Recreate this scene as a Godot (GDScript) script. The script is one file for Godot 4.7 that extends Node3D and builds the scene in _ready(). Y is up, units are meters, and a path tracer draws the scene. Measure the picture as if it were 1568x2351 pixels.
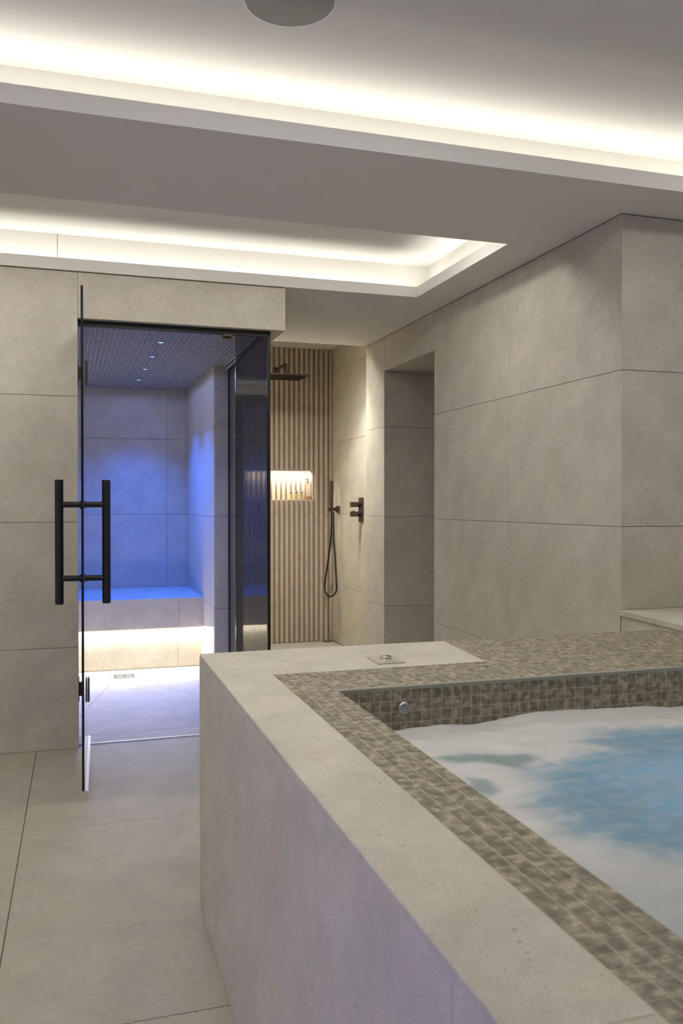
extends Node3D
# A stone-clad spa room: whirlpool tub on the right, steam room behind a tinted glass door, shower alcove behind it.
# World: x along the wall with the glass door, y up, -z into the room. Metres.

const CEIL := 2.284
var rng := RandomNumberGenerator.new()
var M := {}
var used := {}


# ------------------------------------------------------------------ naming
func numbered(called: String) -> String:
	if not used.has(called):
		used[called] = 0
		return called
	used[called] += 1
	return "%s_%03d" % [called, used[called]]


func thing(called: String, label: String, category: String, group := "") -> Node3D:
	var o := Node3D.new()
	o.name = numbered(called)
	add_child(o, true)
	o.set_meta("label", label)
	o.set_meta("category", category)
	if group:
		o.set_meta("group", group)
	return o


func tag(o: Node, label: String, category: String, group := "") -> void:
	o.set_meta("label", label)
	o.set_meta("category", category)
	if group:
		o.set_meta("group", group)


func struct(called: String, label: String, category: String) -> Node3D:
	var o := thing(called, label, category)
	o.set_meta("kind", "structure")
	return o


func put(called: String, st, mat: Material, parent: Node) -> MeshInstance3D:
	var o := MeshInstance3D.new()
	o.name = called
	o.mesh = st.commit() if st is SurfaceTool else st
	o.material_override = mat
	o.cast_shadow = GeometryInstance3D.SHADOW_CASTING_SETTING_ON
	parent.add_child(o, true)
	return o


# ------------------------------------------------------------------ mesh helpers
func begin() -> SurfaceTool:
	var st := SurfaceTool.new()
	st.begin(Mesh.PRIMITIVE_TRIANGLES)
	return st


func tri(st: SurfaceTool, a: Vector3, b: Vector3, c: Vector3, n: Vector3, ua := Vector2.ZERO, ub := Vector2.ZERO, uc := Vector2.ZERO) -> void:
	if (b - a).cross(c - a).dot(n) > 0.0:
		var t := b
		b = c
		c = t
		var tu := ub
		ub = uc
		uc = tu
	st.set_normal(n); st.set_uv(ua); st.add_vertex(a)
	st.set_normal(n); st.set_uv(ub); st.add_vertex(b)
	st.set_normal(n); st.set_uv(uc); st.add_vertex(c)


func quad(st: SurfaceTool, a: Vector3, b: Vector3, c: Vector3, d: Vector3, n: Vector3) -> void:
	tri(st, a, b, c, n)
	tri(st, a, c, d, n)


func tri_s(st: SurfaceTool, p: Array, n: Array) -> void:
	var a: Vector3 = p[0]
	var b: Vector3 = p[1]
	var c: Vector3 = p[2]
	var s: Vector3 = n[0] + n[1] + n[2]
	var order := [0, 1, 2]
	if (b - a).cross(c - a).dot(s) > 0.0:
		order = [0, 2, 1]
	for k in order:
		st.set_normal(n[k]); st.set_uv(Vector2(p[k].x + p[k].z, p[k].y)); st.add_vertex(p[k])


func ccw(p: PackedVector2Array) -> PackedVector2Array:
	if Geometry2D.is_polygon_clockwise(p):
		p.reverse()
	var area := 0.0
	for i in p.size():
		area += p[i].cross(p[(i + 1) % p.size()])
	if area < 0.0:
		p.reverse()
	return p


func inset(p: PackedVector2Array, d: float) -> PackedVector2Array:
	var out := PackedVector2Array()
	var n := p.size()
	for i in n:
		var e0 := (p[i] - p[(i + n - 1) % n]).normalized()
		var e1 := (p[(i + 1) % n] - p[i]).normalized()
		var n0 := Vector2(-e0.y, e0.x)
		var n1 := Vector2(-e1.y, e1.x)
		var b := n0 + n1
		out.append(p[i] + b * (d / maxf(0.3, 0.5 * b.length_squared())))
	return out


# A panel with chamfered front edges: polygon in the plane (origin, ux, uy), front towards ux x uy.
func slab(st: SurfaceTool, poly: PackedVector2Array, o: Vector3, ux: Vector3, uy: Vector3, thick: float, chamfer := 0.0012, uv_off := Vector2.ZERO, uv_s := 1.1) -> void:
	var p := ccw(poly)
	var q := inset(p, chamfer)
	var nz := ux.cross(uy).normalized()
	var idx := Geometry2D.triangulate_polygon(q)
	for k in range(0, idx.size(), 3):
		var v := []
		var u := []
		for j in 3:
			var w := q[idx[k + j]]
			v.append(o + ux * w.x + uy * w.y)
			u.append(w * uv_s + uv_off)
		tri(st, v[0], v[1], v[2], nz, u[0], u[1], u[2])
	var n := p.size()
	for i in n:
		var j := (i + 1) % n
		var e := (p[j] - p[i]).normalized()
		var side := ux * e.y - uy * e.x
		var a := o + ux * p[i].x + uy * p[i].y - nz * chamfer
		var b := o + ux * p[j].x + uy * p[j].y - nz * chamfer
		var ta := o + ux * q[i].x + uy * q[i].y
		var tb := o + ux * q[j].x + uy * q[j].y
		var bev := (side + nz).normalized()
		var ua := p[i] * uv_s + uv_off
		var ub := p[j] * uv_s + uv_off
		tri(st, ta, tb, b, bev, ua, ub, ub)
		tri(st, ta, b, a, bev, ua, ub, ua)
		var da := a - nz * (thick - chamfer)
		var db := b - nz * (thick - chamfer)
		tri(st, a, b, db, side, ua, ub, ub + Vector2(0, 0.01))
		tri(st, a, db, da, side, ua, ub + Vector2(0, 0.01), ua + Vector2(0, 0.01))
	var ib := Geometry2D.triangulate_polygon(p)
	for k in range(0, ib.size(), 3):
		var v := []
		for j in 3:
			var w := p[ib[k + j]]
			v.append(o + ux * w.x + uy * w.y - nz * thick)
		tri(st, v[0], v[1], v[2], -nz)


# A box with chamfered edges; axes given by basis b.
func box(st: SurfaceTool, c: Vector3, size: Vector3, ch := 0.001, b := Basis.IDENTITY) -> void:
	var h := size * 0.5
	ch = minf(ch, 0.45 * minf(h.x, minf(h.y, h.z)) * 2.0)
	for ax in 3:
		var u := (ax + 1) % 3
		var v := (ax + 2) % 3
		for s in [-1.0, 1.0]:
			var n := Vector3.ZERO
			n[ax] = s
			var cs := []
			for k in [[-1, -1], [1, -1], [1, 1], [-1, 1]]:
				var p := Vector3.ZERO
				p[ax] = s * h[ax]
				p[u] = k[0] * (h[u] - ch)
				p[v] = k[1] * (h[v] - ch)
				cs.append(c + b * p)
			var uvs := [Vector2(-h[u], -h[v]), Vector2(h[u], -h[v]), Vector2(h[u], h[v]), Vector2(-h[u], h[v])]
			tri(st, cs[0], cs[1], cs[2], b * n, uvs[0], uvs[1], uvs[2])
			tri(st, cs[0], cs[2], cs[3], b * n, uvs[0], uvs[2], uvs[3])
	if ch <= 0.0:
		return
	for ax in 3:
		var u := (ax + 1) % 3
		var v := (ax + 2) % 3
		for su in [-1.0, 1.0]:
			for sv in [-1.0, 1.0]:
				var n := Vector3.ZERO
				n[u] = su
				n[v] = sv
				var ps := []
				for k in [[-1, 0], [1, 0], [1, 1], [-1, 1]]:
					var p := Vector3.ZERO
					p[ax] = k[0] * (h[ax] - ch)
					p[u] = su * (h[u] - (ch if k[1] else 0.0))
					p[v] = sv * (h[v] - (0.0 if k[1] else ch))
					ps.append(c + b * p)
				quad(st, ps[0], ps[1], ps[2], ps[3], (b * n).normalized())
	for sx in [-1.0, 1.0]:
		for sy in [-1.0, 1.0]:
			for sz in [-1.0, 1.0]:
				var s := Vector3(sx, sy, sz)
				var i := h - Vector3(ch, ch, ch)
				tri(st, c + b * (s * Vector3(h.x, i.y, i.z)), c + b * (s * Vector3(i.x, h.y, i.z)), c + b * (s * Vector3(i.x, i.y, h.z)), (b * s).normalized())


func box_mm(st: SurfaceTool, lo: Vector3, hi: Vector3, ch := 0.001) -> void:
	box(st, (lo + hi) * 0.5, hi - lo, ch)


# Surface of revolution: profile of (radius, height) along axis `up` from `o`.
func lathe(st: SurfaceTool, prof: Array, o: Vector3, up := Vector3.UP, seg := 32) -> void:
	var ax := up.normalized()
	var s := ax.cross(Vector3(0.31, 0.2, 0.93) if absf(ax.y) > 0.9 else Vector3.UP).normalized()
	var t := ax.cross(s)
	for i in prof.size() - 1:
		var a: Vector2 = prof[i]
		var b: Vector2 = prof[i + 1]
		if a.distance_to(b) < 1e-6:
			continue
		var d := (b - a).normalized()
		var pn := Vector2(d.y, -d.x)
		for k in seg:
			var t0 := TAU * k / seg
			var t1 := TAU * (k + 1) / seg
			var r0 := s * cos(t0) + t * sin(t0)
			var r1 := s * cos(t1) + t * sin(t1)
			var n0 := r0 * pn.x + ax * pn.y
			var n1 := r1 * pn.x + ax * pn.y
			var A := o + r0 * a.x + ax * a.y
			var B := o + r1 * a.x + ax * a.y
			var C := o + r1 * b.x + ax * b.y
			var D := o + r0 * b.x + ax * b.y
			if a.x > 1e-6:
				tri_s(st, [A, B, C], [n0, n1, n1])
			if b.x > 1e-6:
				tri_s(st, [A, C, D], [n0, n1, n0])


func rod(st: SurfaceTool, a: Vector3, b: Vector3, r: float, ch := 0.0015, seg := 28) -> void:
	var l := a.distance_to(b)
	lathe(st, [Vector2(0, 0), Vector2(r - ch, 0), Vector2(r, ch), Vector2(r, l - ch), Vector2(r - ch, l), Vector2(0, l)], a, b - a, seg)


func tube(st: SurfaceTool, pts: PackedVector3Array, r: float, seg := 14) -> void:
	var n := pts.size()
	var side := Vector3.ZERO
	var rings := []
	var norms := []
	for i in n:
		var d := (pts[mini(i + 1, n - 1)] - pts[maxi(i - 1, 0)]).normalized()
		if side == Vector3.ZERO:
			side = d.cross(Vector3(0.2, 0.3, 0.9)).normalized()
		side = (side - d * side.dot(d)).normalized()
		var up := d.cross(side)
		var ring := []
		var nr := []
		for k in seg + 1:
			var v := side * cos(TAU * k / seg) + up * sin(TAU * k / seg)
			ring.append(pts[i] + v * r)
			nr.append(v)
		rings.append(ring)
		norms.append(nr)
	for i in n - 1:
		for k in seg:
			tri_s(st, [rings[i][k], rings[i][k + 1], rings[i + 1][k + 1]], [norms[i][k], norms[i][k + 1], norms[i + 1][k + 1]])
			tri_s(st, [rings[i][k], rings[i + 1][k + 1], rings[i + 1][k]], [norms[i][k], norms[i + 1][k + 1], norms[i + 1][k]])


func rect(x0: float, y0: float, x1: float, y1: float) -> PackedVector2Array:
	return PackedVector2Array([Vector2(x0, y0), Vector2(x1, y0), Vector2(x1, y1), Vector2(x0, y1)])


# Clads regions of a plane with panels cut along the joint lines us and vs.
func clad(parent: Node, o: Vector3, ux: Vector3, uy: Vector3, regions: Array, us: Array, vs: Array, mat: Material, called := "tile", thick := 0.009, gu := 0.0008, gv := 0.0010) -> void:
	for i in us.size() - 1:
		for j in vs.size() - 1:
			var cell := rect(us[i] + gu, vs[j] + gv, us[i + 1] - gu, vs[j + 1] - gv)
			for reg in regions:
				for piece in Geometry2D.intersect_polygons(cell, reg):
					if piece.size() < 3:
						continue
					var st := begin()
					slab(st, piece, o, ux, uy, thick, 0.0009, Vector2(rng.randf(), rng.randf()) * 3.0)
					put(called, st, mat, parent)


func area(called: String, at: Vector3, facing: Vector3, w: float, h: float, color: Color, energy: float, along := Vector3.RIGHT) -> AreaLight3D:
	var l := AreaLight3D.new()
	l.name = called
	var z := -facing.normalized()
	var x := along.normalized()
	var y := z.cross(x)
	l.transform = Transform3D(Basis(x, y, z), at)
	l.area_size = Vector2(w, h)
	l.light_color = color
	l.light_energy = energy
	l.shadow_enabled = true
	l.set("area_range", 30.0)
	l.set("area_attenuation", 2.0)
	add_child(l, true)
	return l


func spot(called: String, at: Vector3, facing: Vector3, half_angle: float, blend: float, color: Color, energy: float, size: float) -> void:
	var l := SpotLight3D.new()
	l.name = called
	var z := -facing.normalized()
	var x := Vector3.UP.cross(z)
	if x.length() < 0.01:
		x = Vector3.RIGHT
	x = x.normalized()
	l.transform = Transform3D(Basis(x, z.cross(x), z), at)
	l.spot_angle = half_angle
	l.spot_angle_attenuation = blend
	l.spot_range = 30.0
	l.spot_attenuation = 2.0
	l.light_color = color
	l.light_energy = energy
	l.light_size = size
	l.shadow_enabled = true
	add_child(l, true)


# ------------------------------------------------------------------ textures
func noise_bytes(freq: float, oct: int, sd: int, size := 1024, kind := FastNoiseLite.TYPE_SIMPLEX_SMOOTH) -> PackedByteArray:
	var f := FastNoiseLite.new()
	f.noise_type = kind
	f.frequency = freq
	f.fractal_octaves = oct
	f.seed = sd
	var im := f.get_seamless_image(size, size, false, false, 0.12)
	im.convert(Image.FORMAT_L8)
	return im.get_data()


func specks(buf: PackedFloat32Array, size: int, count: int, r0: float, r1: float, amount: float, stretch: float, ang: float, r: RandomNumberGenerator) -> void:
	for i in count:
		var cx := r.randf() * size
		var cy := r.randf() * size
		var rad := r0 + (r1 - r0) * pow(r.randf(), 3.0)
		var st := 1.0 + r.randf() * stretch
		var a := ang + r.randf_range(-0.9, 0.9)
		var ca := cos(a)
		var sa := sin(a)
		var am := amount * r.randf_range(0.5, 1.0)
		var w := int(ceil(rad * st)) + 1
		for y in range(-w, w + 1):
			for x in range(-w, w + 1):
				var u := (x * ca + y * sa) / (rad * st)
				var v := (-x * sa + y * ca) / rad
				var d := u * u + v * v
				if d < 1.0:
					var k := posmod(int(cy) + y, size) * size + posmod(int(cx) + x, size)
					buf[k] += am * (1.0 - d * d)


# Honed limestone-look porcelain: soft clouds, fine grain, pits, pale fossils and a few hair veins.
func stone_textures(sd: int, col: Color, warm: Color, grain: float, dark_n: int, light_n: int, stretch: float, ang: float) -> Array:
	var n := 1024
	var r := RandomNumberGenerator.new()
	r.seed = sd
	var cloud := noise_bytes(0.0035, 4, sd)
	var mid := noise_bytes(0.02, 3, sd + 1)
	var fine := noise_bytes(0.24, 2, sd + 2)
	var tint := noise_bytes(0.005, 3, sd + 3)
	var buf := PackedFloat32Array()
	buf.resize(n * n)
	specks(buf, n, dark_n, 0.8, 2.9, -0.34, stretch, ang, r)
	specks(buf, n, dark_n * 9, 0.7, 1.6, -0.15, 0.6, ang, r)
	specks(buf, n, light_n * 5, 0.7, 2.4, 0.07, stretch, ang, r)
	for k in 7:   # hair veins
		var x := r.randf() * n
		var y := r.randf() * n
		var a := r.randf() * TAU
		var s := 0.055 * (1.0 if r.randf() < 0.6 else -1.0)
		for i in 260:
			a += r.randf_range(-0.05, 0.05)
			x += cos(a) * 0.9
			y += sin(a) * 0.9
			var f := sin(PI * i / 260.0) * s
			buf[posmod(int(y), n) * n + posmod(int(x), n)] += f
			buf[posmod(int(y) + 1, n) * n + posmod(int(x), n)] += f * 0.6
	var out := PackedByteArray()
	out.resize(n * n * 3)
	var hgt := PackedByteArray()
	hgt.resize(n * n)
	for i in n * n:
		var g := (fine[i] - 128) / 128.0
		var b := buf[i]
		var v := 1.0 + (cloud[i] - 128) * 0.00035 + (mid[i] - 128) * 0.00022 + g * grain + b
		var t := clampf((tint[i] - 64) / 128.0, 0.0, 1.0)
		out[i * 3] = clampi(int(255.0 * v * lerpf(col.r, warm.r, t)), 0, 255)
		out[i * 3 + 1] = clampi(int(255.0 * v * lerpf(col.g, warm.g, t)), 0, 255)
		out[i * 3 + 2] = clampi(int(255.0 * v * lerpf(col.b, warm.b, t)), 0, 255)
		hgt[i] = clampi(int(128.0 + g * 60.0 + b * 200.0), 0, 255)
	return [ImageTexture.create_from_image(Image.create_from_data(n, n, false, Image.FORMAT_RGB8, out)), ImageTexture.create_from_image(Image.create_from_data(n, n, false, Image.FORMAT_L8, hgt))]


# Taupe marble of the mosaic: dark ground with pale veiny blotches.
func mosaic_texture(sd: int, base := Color(0.62, 0.58, 0.485), veins := 0.15) -> ImageTexture:
	var n := 1024
	var a := noise_bytes(0.012, 5, sd)
	var b := noise_bytes(0.03, 4, sd + 1)
	var c := noise_bytes(0.2, 2, sd + 2)
	var out := PackedByteArray()
	out.resize(n * n * 3)
	for i in n * n:
		var ridge := 1.0 - absf(b[i] - 128) / 40.0
		var pale := clampf((a[i] - 120) / 70.0, 0.0, 1.0) * clampf(ridge, 0.0, 1.0)
		var v := 0.88 + (a[i] - 128) * 0.0022 + (c[i] - 128) * 0.0012
		out[i * 3] = clampi(int(255.0 * (base.r * v + veins * pale)), 0, 255)
		out[i * 3 + 1] = clampi(int(255.0 * (base.g * v + veins * pale)), 0, 255)
		out[i * 3 + 2] = clampi(int(255.0 * (base.b * v + veins * 0.95 * pale)), 0, 255)
	return ImageTexture.create_from_image(Image.create_from_data(n, n, false, Image.FORMAT_RGB8, out))


func std(color: Color, rough: float, metal := 0.0) -> StandardMaterial3D:
	var m := StandardMaterial3D.new()
	m.albedo_color = color
	m.roughness = rough
	m.metallic = metal
	return m


func make_materials() -> void:
	var w := stone_textures(11, Color(0.76, 0.737, 0.672), Color(0.77, 0.735, 0.660), 0.125, 620, 420, 1.2, 1.3)
	var f := stone_textures(47, Color(0.658, 0.635, 0.575), Color(0.665, 0.635, 0.565), 0.12, 700, 380, 1.5, 0.15)
	for k in [["stone", w, 0.62], ["floor_stone", f, 0.5]]:
		var m := std(Color.WHITE, k[2])
		m.albedo_texture = k[1][0]
		m.heightmap_enabled = true
		m.heightmap_texture = k[1][1]
		m.heightmap_scale = 0.012
		m.metallic_specular = 0.45
		M[k[0]] = m
	var rb := std(Color(0.94, 0.89, 0.855), 0.7)
	rb.albedo_texture = w[0]
	rb.metallic_specular = 0.35
	M.rib = rb
	var mo := std(Color.WHITE, 0.45)
	mo.albedo_texture = mosaic_texture(5)
	mo.vertex_color_use_as_albedo = true
	mo.uv1_triplanar = true
	mo.uv1_world_triplanar = true
	mo.uv1_scale = Vector3(3.2, 3.2, 3.2)
	M.mosaic = mo
	var mc := mo.duplicate()
	mc.vertex_color_use_as_albedo = false
	M.mosaic_cut = mc
	var mg := mo.duplicate()
	mg.albedo_color = Color(1, 1, 1)
	mg.albedo_texture = mosaic_texture(63, Color(0.60, 0.585, 0.56), 0.12)
	M.mosaic_grey = mg
	M.grout = std(Color(0.43, 0.405, 0.36), 0.9)
	M.mosaic_grout = std(Color(0.78, 0.74, 0.65), 0.85)
	M.pale_grout = std(Color(0.80, 0.79, 0.78), 0.85)
	M.trim = std(Color(0.60, 0.61, 0.56), 0.3)
	var paint := std(Color(0.87, 0.855, 0.82), 0.9)
	var pn := FastNoiseLite.new()
	pn.frequency = 0.06
	pn.fractal_octaves = 3
	var pt := NoiseTexture2D.new()
	pt.width = 512
	pt.height = 512
	pt.seamless = true
	pt.noise = pn
	paint.heightmap_enabled = true
	paint.heightmap_texture = pt
	paint.heightmap_scale = 0.06
	paint.uv1_triplanar = true
	paint.uv1_world_triplanar = true
	paint.uv1_scale = Vector3(2.5, 2.5, 2.5)
	paint.metallic_specular = 0.2
	M.paint = paint
	M.core = std(Color(0.55, 0.53, 0.5), 0.95)
	M.black = std(Color(0.045, 0.042, 0.045), 0.42)
	M.gun = std(Color(0.36, 0.32, 0.29), 0.38, 0.8)
	M.dark_slot = std(Color(0.02, 0.02, 0.02), 0.6)
	M.steel = std(Color(0.74, 0.75, 0.76), 0.22, 1.0)
	M.plate = std(Color(0.76, 0.72, 0.65), 0.45, 0.25)
	M.satin = std(Color(0.62, 0.63, 0.64), 0.3, 0.55)
	M.brushed = std(Color(0.62, 0.6, 0.57), 0.38, 1.0)
	M.strip = std(Color(0.85, 0.85, 0.84), 0.25, 0.3)
	M.groove_shade = std(Color(0.56, 0.50, 0.455), 0.9)  # shade in the rib grooves, painted as a darker backing tone
	M.grille = std(Color(0.6, 0.59, 0.55), 0.8)
	M.rim_white = std(Color(0.9, 0.88, 0.84), 0.6)
	var g := std(Color(0.03, 0.032, 0.04, 0.42), 0.01)
	g.transparency = BaseMaterial3D.TRANSPARENCY_ALPHA
	g.cull_mode = BaseMaterial3D.CULL_DISABLED
	M.glass = g
	M.glass_edge = std(Color(0.03, 0.03, 0.034), 0.2)
	var cg := std(Color(0.95, 0.95, 0.93, 0.08), 0.03)
	cg.transparency = BaseMaterial3D.TRANSPARENCY_ALPHA
	M.clear = cg
	M.oil = std(Color(0.78, 0.71, 0.38), 0.25)
	M.amber = std(Color(0.78, 0.50, 0.20), 0.25)
	var seal := std(Color(0.86, 0.86, 0.88), 0.3)
	seal.backlight_enabled = true
	seal.backlight = Color(0.5, 0.5, 0.5)
	M.seal = seal
	M.paper = std(Color(0.9, 0.88, 0.8), 0.8)
	M.ink = std(Color(0.42, 0.39, 0.34), 0.7)
	M.basin = std(Color(0.45, 0.55, 0.58), 0.5)
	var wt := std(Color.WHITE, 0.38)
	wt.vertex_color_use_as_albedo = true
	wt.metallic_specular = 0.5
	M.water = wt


func glow(color: Color, energy: float) -> StandardMaterial3D:
	var m := std(Color(0.9, 0.9, 0.9), 0.5)
	m.emission_enabled = true
	m.emission = color
	m.emission_energy_multiplier = energy
	return m


# ------------------------------------------------------------------ build
func _ready() -> void:
	rng.seed = 7
	# camera
	var cam := Camera3D.new()
	cam.name = "camera"
	cam.position = Vector3(0, 1.177, 0)
	cam.rotation = Vector3(atan((1155.0 - 1175.5) / 1985.0), deg_to_rad(-17.69), 0)
	cam.near = 0.05
	cam.far = 60.0
	var attr := CameraAttributesPhysical.new()
	attr.frustum_focal_length = 30.0
	attr.frustum_focus_distance = 4.6
	attr.exposure_aperture = 8.0
	cam.attributes = attr
	cam.fov = rad_to_deg(2.0 * atan(1175.5 / 1985.0))
	add_child(cam)
	cam.current = true
	# surroundings: a closed basement room, so the sky is only a dim grey outside the shell
	var we := WorldEnvironment.new()
	we.name = "environment"
	var env := Environment.new()
	env.background_mode = Environment.BG_COLOR
	env.background_color = Color(0.02, 0.02, 0.02)
	env.tonemap_mode = Environment.TONE_MAPPER_LINEAR
	env.tonemap_exposure = 1.0
	env.sdfgi_enabled = true
	env.ssao_enabled = true
	env.ssil_enabled = true
	we.environment = env
	add_child(we)
	lights()
	make_materials()
	build_floor()
	build_walls()
	build_ceiling()
	build_steam_room()
	build_shower_walls()
	build_pool()
	build_glass()
	build_door()
	build_shower_fittings()
	build_bottles()
	build_small_things()
	build_led_strips()


const WARM := Color(1.0, 0.995, 0.985)
const COVE := Color(1.0, 1.0, 0.985)
const BLUE := Color(0.12, 0.40, 1.0)
const LAVENDER := Color(0.55, 0.58, 1.0)
const SHOWER_SPOTS := [Vector3(1.72, 2.484, -6.05), Vector3(1.45, 2.484, -5.98)]
const FILL_PANELS := [[-1.0, -1.8], [-0.35, -1.5], [0.4, -1.75], [1.05, -1.8], [2.15, -1.8]]
const FILL_PANELS_DOOR := [[-1.15, -3.6], [-0.45, -3.6], [0.45, -3.53], [1.35, -3.53]]


func lights() -> void:
	# LED strips in the coves of the two ceiling recesses
	var k1 := 0.52
	for z in [-2.68, 0.472]:
		area("cove_led", Vector3(0.4, 2.309, z), Vector3(0, 1, 0.2 if z < 0.0 else -0.2), 4.1, 0.02, COVE, k1 * 4.1 / 4.0)
	for x in [-1.707, 2.507]:
		area("cove_led", Vector3(x, 2.309, -1.105), Vector3(0.2 if x < 0.0 else -0.2, 1, 0), 3.1, 0.02, COVE, k1 * 3.1 / 4.0, Vector3.BACK)
	var k2 := 0.46
	for z in [-4.372, -3.262]:
		area("cove_led", Vector3(0.0, 2.309, z), Vector3(0, 1, 0.2 if z < -4.0 else -0.2), 3.6, 0.02, COVE, k2 * 3.6 / 4.0)
	for x in [1.857, -1.754]:
		area("cove_led", Vector3(x, 2.309, -3.817), Vector3(0.2 if x < 0.0 else -0.2, 1, 0), 1.0, 0.02, COVE, k2 * 1.0 / 4.0, Vector3.BACK)
	# strip under the bench, strip in the niche
	area("bench_led", Vector3(-0.08, 0.2895, -6.25), Vector3(0, -1, 0.55), 2.02, 0.012, Color(1.0, 0.985, 0.95), 2.6)
	area("niche_led", Vector3(1.6865, 1.440, -7.125), Vector3(0, -1, -0.35), 0.60, 0.010, Color(1.0, 0.98, 0.92), 0.44)
	# fill lamp added on the hidden left steam wall to brighten the bench
	area("added_steam_light", Vector3(-0.985, 0.2, -5.0), Vector3(1, 0, -0.8), 0.3, 0.1, Color(1.0, 0.97, 0.95), 0.9, Vector3(0.8, 0, 1))
	# blue downlights of the steam room
	for z in [-4.97, -5.475, -5.99, -6.535]:
		spot("steam_spot", Vector3(0.515, 2.068, z), Vector3.DOWN, 52.0, 0.95, BLUE, (0.7 if z > -5.6 else 2.6), 0.02)
		spot("steam_fill", Vector3(0.515, 2.068, z), Vector3.DOWN, 88.0, 0.1, Color(0.6, 0.66, 1.0), 0.065, 0.02)  # weak wide fill added at each downlight to lift the upper walls
	# shower downlight, then a second one added to brighten the ribbed wall
	for p in SHOWER_SPOTS:
		spot("shower_spot", p - Vector3(0, 0.014, 0), Vector3.DOWN, 46.0 if p.x > 1.6 else 78.0, 0.7 if p.x > 1.6 else 1.0, WARM, (2.7 if p.x > 1.6 else 1.95), 0.05)
	# square panels added as unseen fill light in the two coffer ceilings
	for p in FILL_PANELS:
		area("fill_panel", Vector3(p[0], 2.468, p[1]), Vector3.DOWN, 0.28, 0.28, WARM, (0.66 if p[0] < -0.6 else 0.44))
	for p in FILL_PANELS_DOOR:
		area("fill_panel", Vector3(p[0], 2.468, p[1]), Vector3.DOWN, 0.18, 0.18, WARM, 0.47)
	# added lavender lamp standing in for unseen coloured light from the left
	area("added_wall_light", Vector3(-1.88, 0.45, 0.1), Vector3(1, 0, 0), 0.3, 0.3, LAVENDER, 2.1, Vector3.BACK)


func build_floor() -> void:
	var s := struct("floor", "beige speckled stone floor of large rectangular tiles", "floor")
	var st := begin()
	box_mm(st, Vector3(-2.2, -0.14, -7.5), Vector3(3.4, -0.003, 2.0), 0.0)
	put("floor_bed", st, M.grout, s)
	var ux := Vector3.RIGHT
	var uy := Vector3.FORWARD
	# main floor, joint lines turned a little like those in the room
	var q := 0.0138
	var o := Vector3(-0.1955, 0, 0)
	var vx := Vector3(1, 0, 0)
	var vz := Vector3(q, 0, -1)
	clad(s, o, vx, vz, [rect(-1.95, -1.9, 3.2, 4.3815)], [-2.2, -1.2, 0.0, 1.2, 2.4, 3.4], [-3.1, -1.83, -0.55, 0.725, 2.0, 3.277, 4.9], M.floor_stone, "tile", 0.009, 0.0018, 0.0014)
	# threshold strip and shower zone floor
	var sh := rect(1.14, 4.41, 2.03, 5.776)
	clad(s, Vector3.ZERO, ux, uy, [sh], [1.0, 1.7, 2.4], [4.3, 5.0, 5.8], M.floor_stone)
	var shp := PackedVector2Array([Vector2(1.14, 5.779), Vector2(2.17, 5.779), Vector2(2.17, 7.06), Vector2(1.14, 7.06)])
	for part in [[Vector2(2.12, 7.03), Vector2(1.14, 6.2), Vector2(1.14, 7.06), Vector2(2.12, 7.06)], [Vector2(2.12, 7.03), Vector2(2.17, 5.779), Vector2(1.14, 5.779), Vector2(1.14, 6.2)], [Vector2(2.12, 7.03), Vector2(2.12, 7.06), Vector2(2.17, 7.06), Vector2(2.17, 5.779)]]:
		for piece in Geometry2D.intersect_polygons(PackedVector2Array(part), shp):
			st = begin()
			slab(st, inset(ccw(piece), 0.0008), Vector3.ZERO, ux, uy, 0.009, 0.0009, Vector2(rng.randf(), rng.randf()))
			put("tile", st, M.floor_stone, s)
	# passage floor behind the opening on the right
	clad(s, Vector3.ZERO, ux, uy, [rect(2.03, 4.592, 3.2, 5.414)], [2.0, 2.6, 3.3], [4.5, 5.5], M.floor_stone)
	# steam room floor: strip at the door, then tiles cut to fall towards the drain
	clad(s, Vector3.ZERO, ux, uy, [rect(-1.0, 4.3955, 0.99, 4.55)], [-1.1, -0.3, 0.95, 1.1], [4.3, 4.552], M.stone)
	var dn := [Vector2(0.306, 5.957), Vector2(0.444, 5.957), Vector2(0.444, 6.102), Vector2(0.306, 6.102)]
	var nl := Vector2(-0.03, 4.553)
	var nr := Vector2(1.02, 4.75)
	var cuts := [
		[dn[0], nl, Vector2(1.04, 4.553), nr, dn[1]],
		[dn[1], nr, Vector2(1.04, 6.17), dn[2]],
		[dn[2], Vector2(1.04, 6.17), Vector2(1.04, 6.262), Vector2(-1.0, 6.262), Vector2(-1.0, 6.24), dn[3]],
		[dn[3], Vector2(-1.0, 6.24), Vector2(-1.0, 4.553), nl, dn[0]]]
	var room := PackedVector2Array([Vector2(-1.0, 4.553), Vector2(1.0, 4.553), Vector2(1.0, 5.69), Vector2(0.944, 5.69), Vector2(0.944, 6.262), Vector2(-1.0, 6.262)])
	for c in cuts:
		for half in [rect(-1.2, 4.5, 1.2, 5.862), rect(-1.2, 5.862, 1.2, 6.3)]:
			for a in Geometry2D.intersect_polygons(PackedVector2Array(c), half):
				for piece in Geometry2D.intersect_polygons(a, room):
					if piece.size() < 3:
						continue
					st = begin()
					slab(st, inset(ccw(piece), 0.0009), Vector3.ZERO, ux, uy, 0.009, 0.0008, Vector2(rng.randf(), rng.randf()))
					put("tile", st, M.stone, s)
	var t := struct("trim_1", "thin bright metal threshold strip across the glass doorway", "threshold")
	st = begin()
	box_mm(st, Vector3(0.057, -0.002, -4.394), Vector3(0.99, 0.004, -4.382), 0.001)
	put("strip", st, M.strip, t)


const ROWS := [-0.2, 0.486, 1.086, 1.687, 2.36]


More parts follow.
